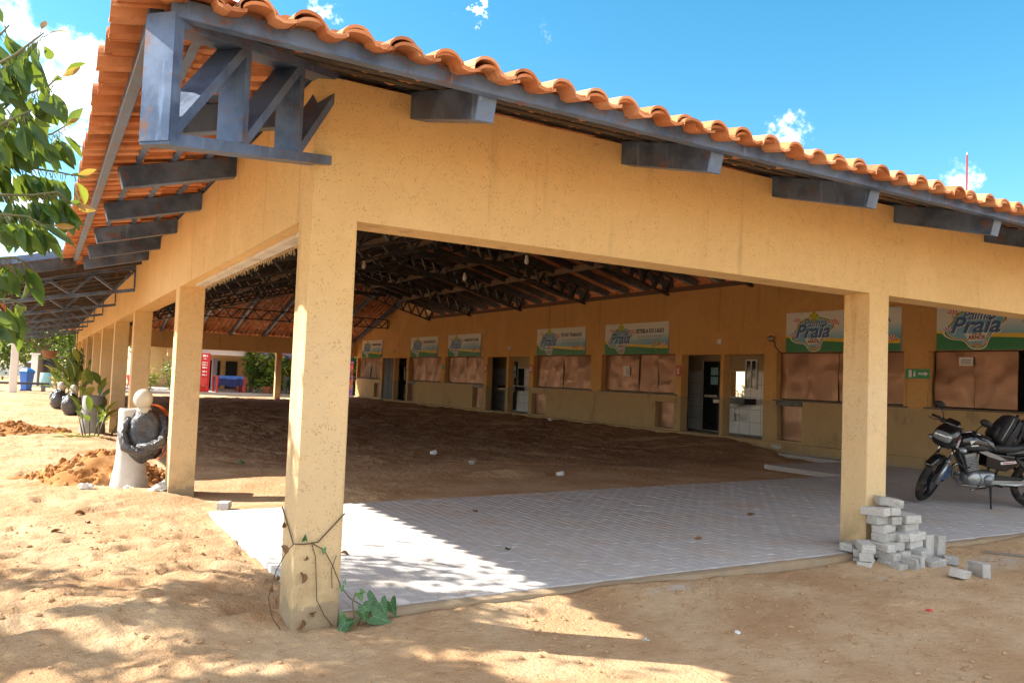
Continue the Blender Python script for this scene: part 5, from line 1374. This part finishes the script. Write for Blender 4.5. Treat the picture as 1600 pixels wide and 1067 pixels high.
clods(-.62, 7.15, .95, .85, .42, 1500, 'heap of orange clay clods behind the white pedestal statue', 3)
clods(-1.85, 15.0, 1.35, 1.0, .26, 900, 'low heap of orange clods at the left edge, farther from the camera', 9)
# ------------------------------------------------------------------ tall leaf plants among the far statues
def heliconia(x, y, n, h, label, L=.5, yel=0., z=-.06):
    B = empty('broad_leaf_plant', label, 'plant', (x, y, z), 0, 'broad leaf plants along the pillars')
    st = MB(); mb = MB()
    for k in range(n):
        a = 2*PI*k/n+random.random()*.6; hh = h*random.uniform(.5,.95); o = Vector((.14*math.cos(a), .14*math.sin(a), 0)); lean = Vector((math.cos(a), math.sin(a), 0))*random.uniform(.08,.3)
        p1 = o+lean*.5+Vector((0,0,hh*.5)); p2 = o+lean+Vector((0,0,hh)); st.tube([o, p1, p2], [.016,.012,.008], 6)
        mb.crnd = 1.0 if random.random() < yel else min(.75, max(.1, random.gauss(.42,.2)))
        for q in range(2):
            bp = p1.lerp(p2, .2+.75*q+random.uniform(-.1,.05)); leaf(mb, bp, lean*1.6+Vector((random.gauss(0,.3),random.gauss(0,.3),random.uniform(.5,1.3))), Vector((-lean.x,-lean.y,.4)), L*random.uniform(.8,1.2), L*.34, fold=.15, curl=.5)
    st.build('stalk', MT['twig'], B, smooth=True); mb.build('leaf_blades', MT['leafbush'], B, rnd=True, fixn=False, smooth=True)
    return B
heliconia(-.42, 14.0, 6, .6, 'upright green leaf plant in front of the grey planter pillar', .42, .15)
heliconia(-.14, 14.6, 5, .6, 'thin leaf plant squeezed against the third pillar', .36)
heliconia(-.62, 29.5, 14, 1.7, 'tall yellow green clump behind the far statues', .62)
heliconia(-.24, 18.6, 7, 1.15, 'tall broad leaf plant rising beside the pillar row', .58, .1)
heliconia(-.35, 25.5, 12, 1.6, 'farthest tall leafy clump along the pillars', .6)
pl = empty('planter_post', 'short grey concrete post among the broad leaf plants', 'post', (-.36, 14.9, -.08)); mb = MB(); mb.lathe([(.27,0),(.26,.1),(.23,.5),(.22,.86),(.19,.88),(.17,.84)], 20); mb.build('shaft', simple('grey_concrete', (.27,.26,.25), .9, 0, .2, 6, .5), pl, smooth=True)
B = empty('cut_leaves', 'pile of cut palm leaves lying on the sand by the far statue', 'leaf pile', (-.8, 13.6, -.04)); mb = MB()
for k in range(34): mb.crnd = random.uniform(.3,1); leaf(mb, (random.gauss(0,.28), random.gauss(0,.2), random.uniform(.01,.09)), (random.uniform(-1,1), random.uniform(-1,1), random.uniform(-.1,.15)), (0,0,1), random.uniform(.25,.5), .09, curl=.2)
mb.build('leaf_blades', MT['leafbush'], B, rnd=True, fixn=False, smooth=True)
# ------------------------------------------------------------------ litter, stones, leaves on the ground
def crumple(name, label, cat, x, y, s, mat, group=None, z=None, n=9):
    rs = random.Random(int(abs(x*931+y*577)*10)); mb = MB()
    mb.ell((0,0,s*.3), s, s*.7, s*.45, n+3, n, .75); o = mb.build(name, mat, None, loc=(x, y, (gzz(x, y) if z is None else z)-.005)); o.rotation_euler = (0,0,rs.random()*6); tag(o, label, cat, group); return o
plw = simple('white_film', (.72,.71,.70), .25, 0, .1, 6, .3, .5)
for i, (x, y, s, l) in enumerate([(-.85,6.05,.09,'crumpled white plastic sheet left of the statue pedestal'),(-.02,5.75,.14,'long crumpled white plastic film in front of the statue pedestal'),(.10,6.35,.12,'white plastic film between pedestal and second pillar'),(-.40,5.95,.08,'torn white film touching the foot of the pedestal'),(-.15,5.6,.07,'small white plastic scrap nearest the camera before the statue')]):
    crumple('plastic_film', l, 'litter', x, y, s, plw, 'white plastic film round the statue')
for i, (px, py, s, l) in enumerate([(1.05,-1.05,0,'')]): pass
def cup(x, y, label, r=.04, h=.09, mat=None, rot=(80,0,30), group=None):
    o = MB(); o.lathe([(r*.7,0),(r*.72,.004),(r,h),(r*.94,h),(r*.66,.006)], 14, cap=False); o = o.build('plastic_cup', mat or plw, None, smooth=True)
    o.location = (x, y, gzz(x, y)+r*.8); o.rotation_euler = tuple(R_(a) for a in rot); tag(o, label, 'cup', group); return o
cup(5.35, 9.6, 'white plastic cup lying alone on the dark hall soil', .05, .11)
cup(5.9, 5.95, 'pale tipped cup on the light sand strip behind the paving', .045, .12, rot=(85,0,80))
crumple('paper_scrap', 'flat grey paper scrap on the dark soil in mid hall', 'litter', 5.3, 7.75, .08, simple('grey_paper', (.42,.38,.34), .8))
crumple('paper_scrap', 'white scrap by the stall wall under the second sign from the alcoves', 'litter', 13.6, 17.9, .10, plw)
crumple('bottle_scrap', 'green bottle piece on the shaded soil beyond the second pillar', 'litter', 1.6, 9.1, .07, simple('green_scrap', (.12,.28,.15), .4))
crumple('paper_scrap', 'dirty white paper on the sand in front of the kerb', 'litter', 1.95, -1.0, .026, simple('dull_paper', (.5,.47,.43), .7))
crumple('paper_scrap', 'small white torn paper on the sand near the bottom centre', 'litter', 2.62, -1.12, .024, plw)
crumple('red_scrap', 'tiny red scrap on the sand before the paver heap', 'litter', 4.35, -1.35, .025, simple('red_scrap', (.55,.04,.03), .5))
lfm = simple('fallen_leaf', (.26,.12,.04), .8, 0, .45, 16)
def fallen(x, y, label, L=.09, mat=None, rz=0, z=None):
    mb = MB(); leaf(mb, (-L/2,0,0), (1,0,.05), (0,0,1), L, L*.5, fold=.5, curl=.5); o = mb.build('fallen_leaf', mat or lfm, None, fixn=False, smooth=True)
    o.location = (x, y, (gzz(x, y) if z is None else z)+.012); o.rotation_euler = (R_(random.uniform(-15,15)), R_(random.uniform(-15,15)), rz); tag(o, label, 'leaf', 'fallen leaves'); return o
fallen(.86, 1.55, 'dry brown leaf on the sunlit paving beside the front pillar', z=0)
fallen(2.25, 1.22, 'green leaf lying on the shaded paving', .12, MT['twig'], 1.2, z=0)
fallen(2.9, 3.1, 'dark leaf on the shaded paving near the back edge', .10, None, .6, z=0)
fallen(9.0, 2.7, 'curled brown leaf on the paving left of the motorcycle', .13, None, .4, z=0)
fallen(10.05, .55, 'brown leaf on the paving under the motorcycle stand', .13, None, 2.2, z=0)
fallen(4.3, 1.0, 'light brown leaf on the paving before the right pillar', .10, None, 2.9, z=0)
fallen(6.0, 1.9, 'flat grey leaf on the paving just left of the right pillar', .13, None, 1.9, z=0)
for i, (x, y, l) in enumerate([(-1.0,4.0,'dry curled leaf on the bright sand, left of the pillars'),(-.95,3.55,'twisted brown leaf on the sand near the shade edge'),(-1.2,3.1,'pale dry leaf on the sunlit sand at the left edge')]): fallen(x, y, l, .11, None, i*1.3)
mb = MB(); 
for k in range(1800):
    if k < 1200: x, y = random.uniform(-1.6, 3.6), random.uniform(-2.5, 3.5)
    else: x, y = random.uniform(2, 9), random.uniform(-3, 0)
    if x > .12 and y > -.12: continue
    s = abs(random.gauss(0,.006))+.0025 if k % 9 else random.uniform(.010,.020); mb.crnd = random.random()
    mb.ell((x, y, gzz(x, y)+s*.3), s*random.uniform(.8,1.6), s*random.uniform(.8,1.3), s*.7, 6, 4, .5)
o = mb.build('pebbles', simple('pebble', (.40,.25,.14), .95, 0, .5, 14, .5, .1), None); tag(o, 'scattered small pebbles and grit lying on the sand', 'pebbles', None, 'stuff')
mb = MB()
for k in range(46):
    x, y = random.uniform(-1.5, 7), random.uniform(-2.6, 2.6)
    if x > .1 and y > -.15: continue
    a = random.uniform(0, PI); L = random.uniform(.05,.18); z = gzz(x, y)+.006
    mb.tube([(x,y,z),(x+L*.5*math.cos(a),y+L*.5*math.sin(a),z+.01),(x+L*math.cos(a+.3),y+L*math.sin(a+.3),z+.002)], .0016, 4)
o = mb.build('dry_straw', simple('straw', (.33,.23,.13), .9), None); tag(o, 'thin dry straw and twigs strewn on the sand', 'straw', None, 'stuff')
mb = MB(); mb.prism([(-.2,-.012,0),(.2,-.03,0),(.21,.012,0),(-.18,.02,0)], (0,0,.015)); o = mb.build('wood_splinter', simple('grey_wood', (.22,.18,.14), .9), None, loc=(7.1,-.42,gzz(7.1,-.42)+.004)); o.rotation_euler = (0,.05,-.6); tag(o, 'grey wood splinter on the sand right of the paver heap', 'wood')
# ------------------------------------------------------------------ bulbs hanging from the trusses
for (x, y, z, l) in ((5.7,15,4.36,'bare white bulb hanging highest, just right of the front pillar'),(8.15,14.0,4.19,'bare bulb on a cord in the middle of the hall roof'),(8.24,11.0,4.33,'bare bulb hanging near the front beam, rightmost'),(7.2,22.0,4.15,'small far bulb hanging below the bright roof slit'),(4.5,33.0,3.9,'farthest bulb hanging before the far tiled slope')):
    Bq = empty('pendant_bulb', l, 'lamp', (x, y, z), 0, 'bulbs hanging under the roof')
    mb = MB(); mb.tube([(0,0,.09),(0,0,zr(min(x,y,LY-y))-z-.05)], .008, 5); mb.build('cord', blackm, Bq)
    mb = MB(); mb.lathe([(.02,.10),(.035,.08),(.035,.03),(.055,-.04),(.045,-.10),(.01,-.12)], 12); mb.build('bulb', whitep, Bq, smooth=True)
# ------------------------------------------------------------------ far restaurant beyond the hall
ochre = MT['stucco']; plain_w = simple('white_beam_paint', (.70,.68,.63), .8, 0, .08, 3)
R0 = empty('far_restaurant', 'white beamed open restaurant beyond the far end of the hall', 'building', (10, 50, -.05))
def rb(name, x0, x1, y0, y1, z0, z1, m): mb = MB(); mb.box(x0-10, x1-10, y0-50, y1-50, z0, z1); return mb.build(name, m, R0)
rb('floor_slab', 2, 24, 45.5, 56, -.1, .12, simple('pale_floor', (.50,.46,.42), .8, 0, .15, 3))
rb('front_beam', 5.6, 24, 46.6, 46.9, 2.38, 2.95, plain_w)
rb('inner_beam', 5.6, 24, 51.0, 51.3, 2.25, 2.7, ochre)
for x in (6.0, 10.2, 15.6, 20.4): rb('post', x, x+.28, 46.6, 46.88, .12, 2.379, plain_w)
for x in (8.4, 13.2): rb('post', x, x+.3, 51, 51.3, .12, 2.249, simple('lilac_post', (.30,.27,.30), .8))
w_ = rb('back_wall', 4, 24, 55.6, 55.9, .12, 3.2, ochre)
for x in (8.9, 10.1, 14.2): rb('doorway', x, x+.8, 55.52, 55.598, .12, 2.1, blackm)
mb = MB(); mb.box(-5, 14, -4.2, 6.5, 3.05, 3.2); mb.build('roof', MT['tile'], R0)
# red wrapped column with a row of white lettering
rc = empty('red_column', 'tall red wrapped column with pale vertical lettering beside red chairs', 'column', (6.95, 45.9, .07))
mb = MB(); mb.box(-.36, .36, -.3, .3, 0, 2.32); mb.build('shaft', simple('red_vinyl', (.55,.02,.03), .45, 0, .1, 3), rc, bevel=.02)
_tm = text_mesh
mb = MB()
for k, (zz, w, h) in enumerate(((2.16,.16,.13),(1.98,.10,.05),(1.76,.17,.06),(1.62,.17,.07),(1.46,.15,.10),(1.22,.15,.09),(1.02,.15,.09),(.74,.09,.025),(.58,.15,.05),(.42,.16,.11))):
    mb.box(-w+.08, w*.2+.08, -.306, -.302, zz-h*.5, zz+h*.5); mb.box(w*.45+.08, w*.8+.08, -.306, -.302, zz-h*.5, zz+h*.3)
mb.build('white_marks', C_['white'], rc)
def chair(x, y, rz, col, label, z=.07):
    c = empty('plastic_chair', label, 'chair', (x, y, z), rz, 'plastic chairs at the far restaurant')
    m = simple('plastic_'+label[:5], col, .4, 0, .08, 4)
    mb = MB(); mb.box(-.24,.24,-.24,.24,.40,.45); mb.build('seat', m, c, bevel=.02)
    mb = MB(); mb.prism([(-.22,.22,.46),(.22,.22,.46),(.25,.30,.80),(.16,.32,.88),(-.16,.32,.88),(-.25,.30,.80)], (0,.03,0)); mb.build('backrest', m, c, bevel=.008)
    for sx in (-1, 1):
        for sy in (-1, 1): mb = MB(); mb.tube([(sx*.21,sy*.21,.41),(sx*.26,sy*.26,0)], [.035,.022], 8); mb.build('leg', m, c, smooth=True)
        mb = MB(); mb.tube([(sx*.24,.26,.66),(sx*.27,-.05,.66),(sx*.26,-.22,.60),(sx*.25,-.22,.42)], .022, 8); mb.build('armrest', m, c, smooth=True)
    return c
RED = (.50,.035,.05)
chair(6.95, 45.1+.5, R_(170), RED, 'red plastic chair in front of the red column', .07)
chair(9.6, 47.6, R_(40), RED, 'red plastic chair tucked behind the blue clothed table')
chair(3.3, 46.4, R_(120), RED, 'red plastic chair glimpsed between the second and third pillars')
chair(12.6, 47.2, R_(165), (.03,.20,.09), 'dark green plastic chair between the potted bushes')
tb = empty('table', 'table under a two tone blue cloth with red frame legs', 'table', (8.6, 46.5, .07))
mb = MB(); mb.box(-.85,.85,-.7,.7,.95,1.0); mb.build('tabletop', simple('table_red', RED, .4), tb)
for sx in (-1, 1):
    for sy in (-1, 1): mb = MB(); mb.box(sx*.78-.06, sx*.78+.06, sy*.64-.05, sy*.64+.05, 0, .949); mb.build('leg', simple('table_red', RED, .4), tb)
cl = MB(); n = 24; pr = []
for i in range(n+1):
    u = i/n; pr.append((lerp(-.70,.72,u), -.72-.03*math.sin(u*20), .62+.05*math.sin(u*9)))
vs = []
for (x, y, z) in pr: vs += [(x, .5, 1.006), (x, -.71, 1.006), (x, y, lerp(1.0, z, .45)), (x, y-.01, z-.25)]
cl.cur = 0; cl.add(vs, [])
for i in range(n):
    for j in range(3): cl.f.append((i*4+j, (i+1)*4+j, (i+1)*4+j+1, i*4+j+1)); cl.mi.append(0 if j < 2 else 1)
o = cl.build('tablecloth', [simple('cloth_blue', (.04,.13,.42), .8), simple('cloth_navy', (.012,.02,.10), .8)], None, loc=(8.6,46.5,.07), fixn=False); tag(o, 'blue and navy tablecloth draped over the far red legged table', 'tablecloth')
# hanging cloth with red flowers
hc = empty('hanging_cloth', 'lavender cloth with red flowers hanging under the far white beam', 'cloth', (11.7, 46.4, 2.72)); mb = MB(); vs = []; fs = []
for i in range(21):
    u = i/20
    for j in range(8):
        v = j/7; w = 1.5*(1-.55*v*(abs(u-.38)*2)**.5); vs.append(((u-.4)*2*w, -.05-.07*math.sin(u*22)*v, -v*(1.15-.75*abs(u-.38)*1.5)))
mb.add(vs, [(i*8+j, (i+1)*8+j, (i+1)*8+j+1, i*8+j+1) for i in range(20) for j in range(7)]); mb.build('drape', simple('lavender_cloth', (.33,.28,.44), .85, 0, .15, 5), hc, fixn=False, smooth=True)
mb = MB()
for (x, z) in ((.1,-.32),(.85,-.25),(.5,-.5)):
    for q in range(5): a = 2*PI*q/5; mb.ell((x+.08*math.cos(a), -.17, z+.10*math.sin(a)), .07,.01,.06, 8, 5)
mb.build('flower_print', simple('flower_red', (.5,.03,.06), .7), hc)
def pot(x, y, label, r=.3, h=.42):
    p = empty('flower_pot', label, 'pot', (x, y, .07)); mb = MB(); mb.lathe([(r*.65,0),(r*.9,h*.85),(r,h*.86),(r,h),(r*.86,h),(r*.8,h*.9)], 18); mb.build('body', simple('terracotta', (.42,.17,.10), .85, 0, .15, 5), p, smooth=True)
pot(10.75, 45.7, 'pink terracotta pot under the dark potted shrub')
bush(10.75, 45.7, .42, .75, 1.05, 1300, 'dark potted shrub in the terracotta pot left of the green chair', .30, tone=.32)
bush(9.85, 46.2, .07, .45, 1.35, 800, 'tall narrow climbing shrub left of the hanging cloth', .24, tone=.25)
bush(12.3, 46.2, 1.15, .95, .5, 800, 'bright green leafy top hanging right of the cloth', .32, tone=.5, stem=False)
bush(13.35, 45.4, .0, .85, 1.15, 1300, 'yellow variegated shrub just left of the far pillar', .27, tone=.68)
bush(16.4, 46.0, .0, .9, 1.25, 1200, 'dark green creeper shrub right of the far pillar', .28, tone=.25)
bush(15.6, 45.4, .0, .5, .6, 260, 'small yellow leafed shrub right of the far pillar', .2, tone=.85)
bush(5.4, 47, .0, .7, .9, 320, 'low green shrub by the forked tree', .2, tone=.3)
bush(4.0, 45.5, .0, .5, .7, 260, 'flowering shrub left of the red column', .18, tone=.6)
# colourful banner past the end of the stall wall
bn = empty('banner', 'tall purple and red banner at the far end of the stall wall', 'banner', (15.7, 45.5, .1)); mb = MB(); mb.box(-.5,.5,-.02,.02,0,2.2)
t = NT('banner_print'); P = t.obj; mb.build('sheet', t.fin(t.ramp(t.noise(1.4, 3, .5, P), [(.3,(.12,.08,.40)),(.45,(.45,.10,.35)),(.55,(.7,.08,.05)),(.7,(.10,.45,.55))], 'CONSTANT'), .5), bn); mb = MB(); mb.box(-.62,-.51,-.04,.04,-.15,2.4); mb.build('pole', simple('navy_pole', (.05,.05,.14), .4), bn)
# ------------------------------------------------------------------ yard on the far left
wht = simple('white_post_paint', (.74,.72,.68), .7, 0, .1, 4)
def post(x, y, w, h, label):
    p = empty('white_post', label, 'post', (x, y, -.1), 0, 'white posts in the far yard'); mb = MB(); mb.box(-w/2, w/2, -w/2, w/2, 0, h); mb.build('shaft', wht, p, bevel=.015); mb = MB(); mb.box(-w*.8, w*.8, -w*.8, w*.8, h, h+.08); mb.build('cap', wht, p)
    return p
post(-2.5, 39.5, .32, 2.75, 'thick white post nearest the bench in the far yard')
post(-1.75, 50, .34, 2.0, 'second white post behind the blue bin')
bnc = empty('bench', 'long dark slab bench on grey legs under the far white post', 'bench', (-2.2, 41.5, -.07)); mb = MB(); mb.box(-1.3,1.2,-.22,.22,.42,.52); mb.build('seat', simple('dark_slab', (.05,.05,.055), .6), bnc, bevel=.01)
for x in (-1.0, .95): mb = MB(); mb.box(x-.10, x+.10, -.18, .18, -.05, .419); mb.build('leg', simple('leg_grey', (.22,.22,.23), .8), bnc)
bi = empty('waste_bin', 'blue lidded waste bin standing behind the slab bench', 'bin', (-2.0, 42.6, -.07)); mb = MB(); mb.lathe([(.24,.1),(.33,.95),(.36,.95),(.36,1.0)], 4); mb.build('body', simple('bin_blue', (.02,.14,.52), .4, 0, .05), bi, bevel=.02); mb = MB(); mb.lathe([(.38,1.0),(.38,1.06),(.22,1.18),(.05,1.22)], 4); mb.build('lid', simple('bin_lid', (.03,.22,.62), .35), bi, bevel=.02)
mb = MB(); mb.box(-.27,.27,-.27,.27,-.02,.12); mb.build('foot', simple('bin_foot', (.03,.06,.16), .5), bi)
lp = empty('lamp_post', 'slim post with white lantern at the far left edge', 'lamp post', (-3.35, 45, -.1)); mb = MB(); mb.tube([(0,0,0),(0,0,2.7)], .045, 8); mb.build('pole', simple('pole_grey', (.35,.33,.32), .5, .3), lp, smooth=True); mb = MB(); mb.lathe([(.16,2.7),(.24,3.05),(.26,3.2),(.12,3.38),(.02,3.42)], 8); mb.build('lantern', simple('lantern_white', (.8,.8,.78), .4), lp)
gr = empty('barbecue_kiosk', 'dark hipped barbecue kiosk on a brown base in the far yard', 'kiosk', (-1.35, 54, -.1)); mb = MB(); mb.lathe([(.75,.95),(.85,1.5),(.3,1.95),(.05,2.0)], 4); mb.build('hood', simple('kiosk_dark', (.04,.03,.035), .6), gr); mb = MB(); mb.box(-.45,.45,-.45,.45,0,.949); mb.build('base', simple('kiosk_base', (.24,.17,.13), .8), gr)
tb2 = empty('drum_bin', 'small teal drum bin beside the brown trunk in the yard', 'bin', (-1.15, 49, -.1)); mb = MB(); mb.lathe([(.28,0),(.30,.4),(.28,.95),(.26,.96),(.25,.9)], 16); mb.build('body', simple('teal_paint', (.22,.42,.42), .5), tb2, smooth=True)
lw = empty('low_wall', 'low white boundary wall across the far end of the yard', 'wall', (-4, 88, -.1)); mb = MB(); mb.box(-18, 9, -.1, .1, 0, 1.3); mb.build('panel', simple('pale_blue_wall', (.60,.62,.64), .8), lw)
hp = empty('hanging_basket', 'brown hanging basket under the edge of the side canopy', 'hanging basket', (-1.15, 33, 1.95)); mb = MB(); mb.lathe([(.05,-.32),(.22,-.25),(.30,0),(.31,.02),(.26,.0)], 14); mb.build('basket', simple('coir_basket', (.22,.11,.06), .95, 0, .3, 20, .6), hp, smooth=True); mb = MB()
for k in range(3): a = 2*PI*k/3; mb.tube([(.29*math.cos(a),.29*math.sin(a),.02),(0,0,.62),(0,0,.95)], .008, 4)
mb.build('wire', blackm, hp)
hp2 = empty('hanging_fern', 'dark shaggy fern hanging by the last visible pillars', 'hanging plant', (-.35, 27.5, 1.95)); mb = MB()
for k in range(140): mb.crnd = random.uniform(0,.4); leaf(mb, (random.gauss(0,.10), random.gauss(0,.10), random.uniform(-.75,.15)), (random.gauss(0,.5), random.gauss(0,.5), -1), (random.gauss(0,1), -1, .2), .28, .06, n=3)
mb.build('fronds', MT['leaf'], hp2, rnd=True, fixn=False, smooth=True); mb = MB(); mb.tube([(0,0,.1),(0,0,.72)], .012, 5); mb.build('cord', blackm, hp2)
# antenna behind the roof line
an = empty('antenna_mast', 'thin red antenna mast rising behind the right end of the roof', 'antenna', tuple(at(1510,318,27.))); mb = MB(); mb.tube([(0,0,0),(0,0,1.42)], .028, 8); mb.build('mast', simple('mast_red', (.30,.05,.06), .5), an); mb = MB(); mb.tube([(0,0,1.42),(0,0,1.5)], .012, 6); mb.build('tip', whitep, an)

# ------------------------------------------------------------------ light, sky, camera
sun = bpy.data.lights.new('sun', 'SUN'); sun.energy = 5.0; sun.angle = R_(.53); sun.color = (1.0, .93, .80)
so = bpy.data.objects.new('sun', sun); COL.objects.link(so); so.rotation_euler = SUN.to_track_quat('Z', 'Y').to_euler(); so.location = (-20, 15, 25)
w = bpy.data.worlds.new('World'); SC.world = w; w.use_nodes = True
nt = w.node_tree; N_ = nt.nodes; LK = nt.links; bg = N_['Background']
sky = N_.new('ShaderNodeTexSky'); sky.sky_type = 'NISHITA'; sky.sun_disc = False; sky.sun_elevation = math.asin(SUN.z); sky.sun_rotation = math.atan2(SUN.x, SUN.y); sky.altitude = 200; sky.air_density = 1.0; sky.dust_density = .3; sky.ozone_density = 1.6
hsv = N_.new('ShaderNodeHueSaturation'); hsv.inputs['Saturation'].default_value = SKY_SAT; hsv.inputs['Hue'].default_value = SKY_HUE; hsv.inputs['Value'].default_value = 1.0
LK.new(sky.outputs[0], hsv.inputs['Color'])
tc = N_.new('ShaderNodeTexCoord'); D = tc.outputs['Generated']
def nd(typ, **kw):
    n = N_.new(typ)
    for k, v in kw.items():
        if k.startswith('i_'):
            key = k[2:]; key = int(key) if key.isdigit() else key
            if isinstance(v, bpy.types.NodeSocket): LK.new(v, n.inputs[key])
            else: n.inputs[key].default_value = v
        else: setattr(n, k, v)
    return n
def mth(op, a, b=0.): return nd('ShaderNodeMath', operation=op, i_0=a, i_1=b).outputs[0]
noi = nd('ShaderNodeTexNoise', i_Vector=D, i_Scale=9.0, i_Detail=10.0, i_Roughness=.62, i_Distortion=.2).outputs[0]
fine = nd('ShaderNodeTexNoise', i_Vector=D, i_Scale=55.0, i_Detail=8.0, i_Roughness=.65).outputs[0]
w1 = nd('ShaderNodeTexNoise', i_Vector=D, i_Scale=14.0, i_Detail=6.0, i_Roughness=.6).outputs['Color']
w2 = nd('ShaderNodeTexNoise', i_Vector=D, i_Scale=70.0, i_Detail=6.0, i_Roughness=.6).outputs['Color']
def warp(v, wn, k):
    o = nd('ShaderNodeVectorMath', operation='SUBTRACT', i_0=wn, i_1=(.5,.5,.5)).outputs[0]
    o = nd('ShaderNodeVectorMath', operation='SCALE', i_0=o); o.inputs['Scale'].default_value = k
    return nd('ShaderNodeVectorMath', operation='ADD', i_0=v, i_1=o.outputs[0]).outputs[0]
DB = warp(warp(D, w1, .16), w2, .035)
DS = warp(warp(D, w2, .075), w1, .02)
# individual clouds: direction and angular size; each is a soft ball in direction space broken up by noise
clouds = [((105,140),.07,1.0),((40,185),.06,.8),((150,120),.05,.8),((20,60),.07,.7),((748,18),.020,.92),((112,215),.035,.6),((70,330),.05,.7),((20,430),.07,.8),((500,18),.03,.55),((1230,205),.035,.42),((980,125),.03,.30),((1490,285),.04,.55),((850,48),.025,.28),((300,-40),.10,.6)]
acc = None
for (px, py), r, a in clouds:
    d = (FWD*FPX + RGT*(px-800) - UPV*(py-533.5)).normalized()
    v = nd('ShaderNodeVectorMath', operation='DISTANCE', i_0=(DB if r > .045 else DS), i_1=tuple(d)).outputs['Value']
    s = mth('MULTIPLY', mth('MAXIMUM', mth('SUBTRACT', 1.0, mth('DIVIDE', v, r)), 0.), a)
    acc = s if acc is None else mth('MAXIMUM', acc, s)
# a low band of fair weather cloud towards the horizon on the left and behind
el = nd('ShaderNodeSeparateXYZ', i_Vector=D).outputs
bandz = nd('ShaderNodeMapRange', i_0=el[2], i_1=.02, i_2=.30, i_3=.34, i_4=0.).outputs[0]
bandx = nd('ShaderNodeMapRange', i_0=el[0], i_1=.25, i_2=-.15, i_3=0., i_4=1.).outputs[0]
acc = mth('MAXIMUM', acc, mth('MULTIPLY', bandz, bandx))
# broken cloud added in the unseen sky behind the camera, as neutral fill light
back = nd('ShaderNodeVectorMath', operation='DOT_PRODUCT', i_0=D, i_1=tuple(FWD)).outputs['Value']
fill_cloud = nd('ShaderNodeMapRange', i_0=back, i_1=.52, i_2=.15, i_3=0., i_4=.50).outputs[0]
up_ = nd('ShaderNodeMapRange', i_0=el[2], i_1=0., i_2=.06, i_3=0., i_4=1.).outputs[0]
acc = mth('MAXIMUM', acc, mth('MULTIPLY', fill_cloud, up_))
den = mth('ADD', mth('MULTIPLY', acc, 1.0), mth('ADD', mth('MULTIPLY', mth('SUBTRACT', noi, .5), 1.9), mth('MULTIPLY', mth('SUBTRACT', fine, .5), 1.1)))
den = mth('MULTIPLY', den, nd('ShaderNodeMapRange', i_0=acc, i_1=0., i_2=.30, i_3=0., i_4=1.).outputs[0])
fac = nd('ShaderNodeMapRange', interpolation_type='SMOOTHSTEP', i_0=den, i_1=.12, i_2=1.0, i_3=0., i_4=.97).outputs[0]
mx = nd('ShaderNodeMix', data_type='RGBA', i_0=fac, i_6=hsv.outputs[0], i_7=(13.6, 13.2, 12.9, 1.))
LK.new(mx.outputs[2], bg.inputs[0]); bg.inputs[1].default_value = SKY_STR
cd = bpy.data.cameras.new('camera'); cd.sensor_width = 36; cd.lens = 36*FPX/1600; cd.clip_start = .05; cd.clip_end = 3000
co_ = bpy.data.objects.new('camera', cd); COL.objects.link(co_)
M3 = Matrix((RGT, UPV, -FWD)).transposed(); co_.matrix_world = Matrix.Translation(CAM) @ M3.to_4x4(); SC.camera = co_
SC.view_settings.view_transform = 'Standard'; SC.view_settings.look = 'None'; SC.view_settings.exposure = EXPO; SC.view_settings.gamma = 1
SC.render.engine = 'CYCLES'; SC.cycles.use_denoising = True; SC.cycles.max_bounces = 8; SC.cycles.diffuse_bounces = 5; SC.cycles.transmission_bounces = 4; SC.cycles.transparent_max_bounces = 6
SC.cycles.sample_clamp_indirect = 8.0
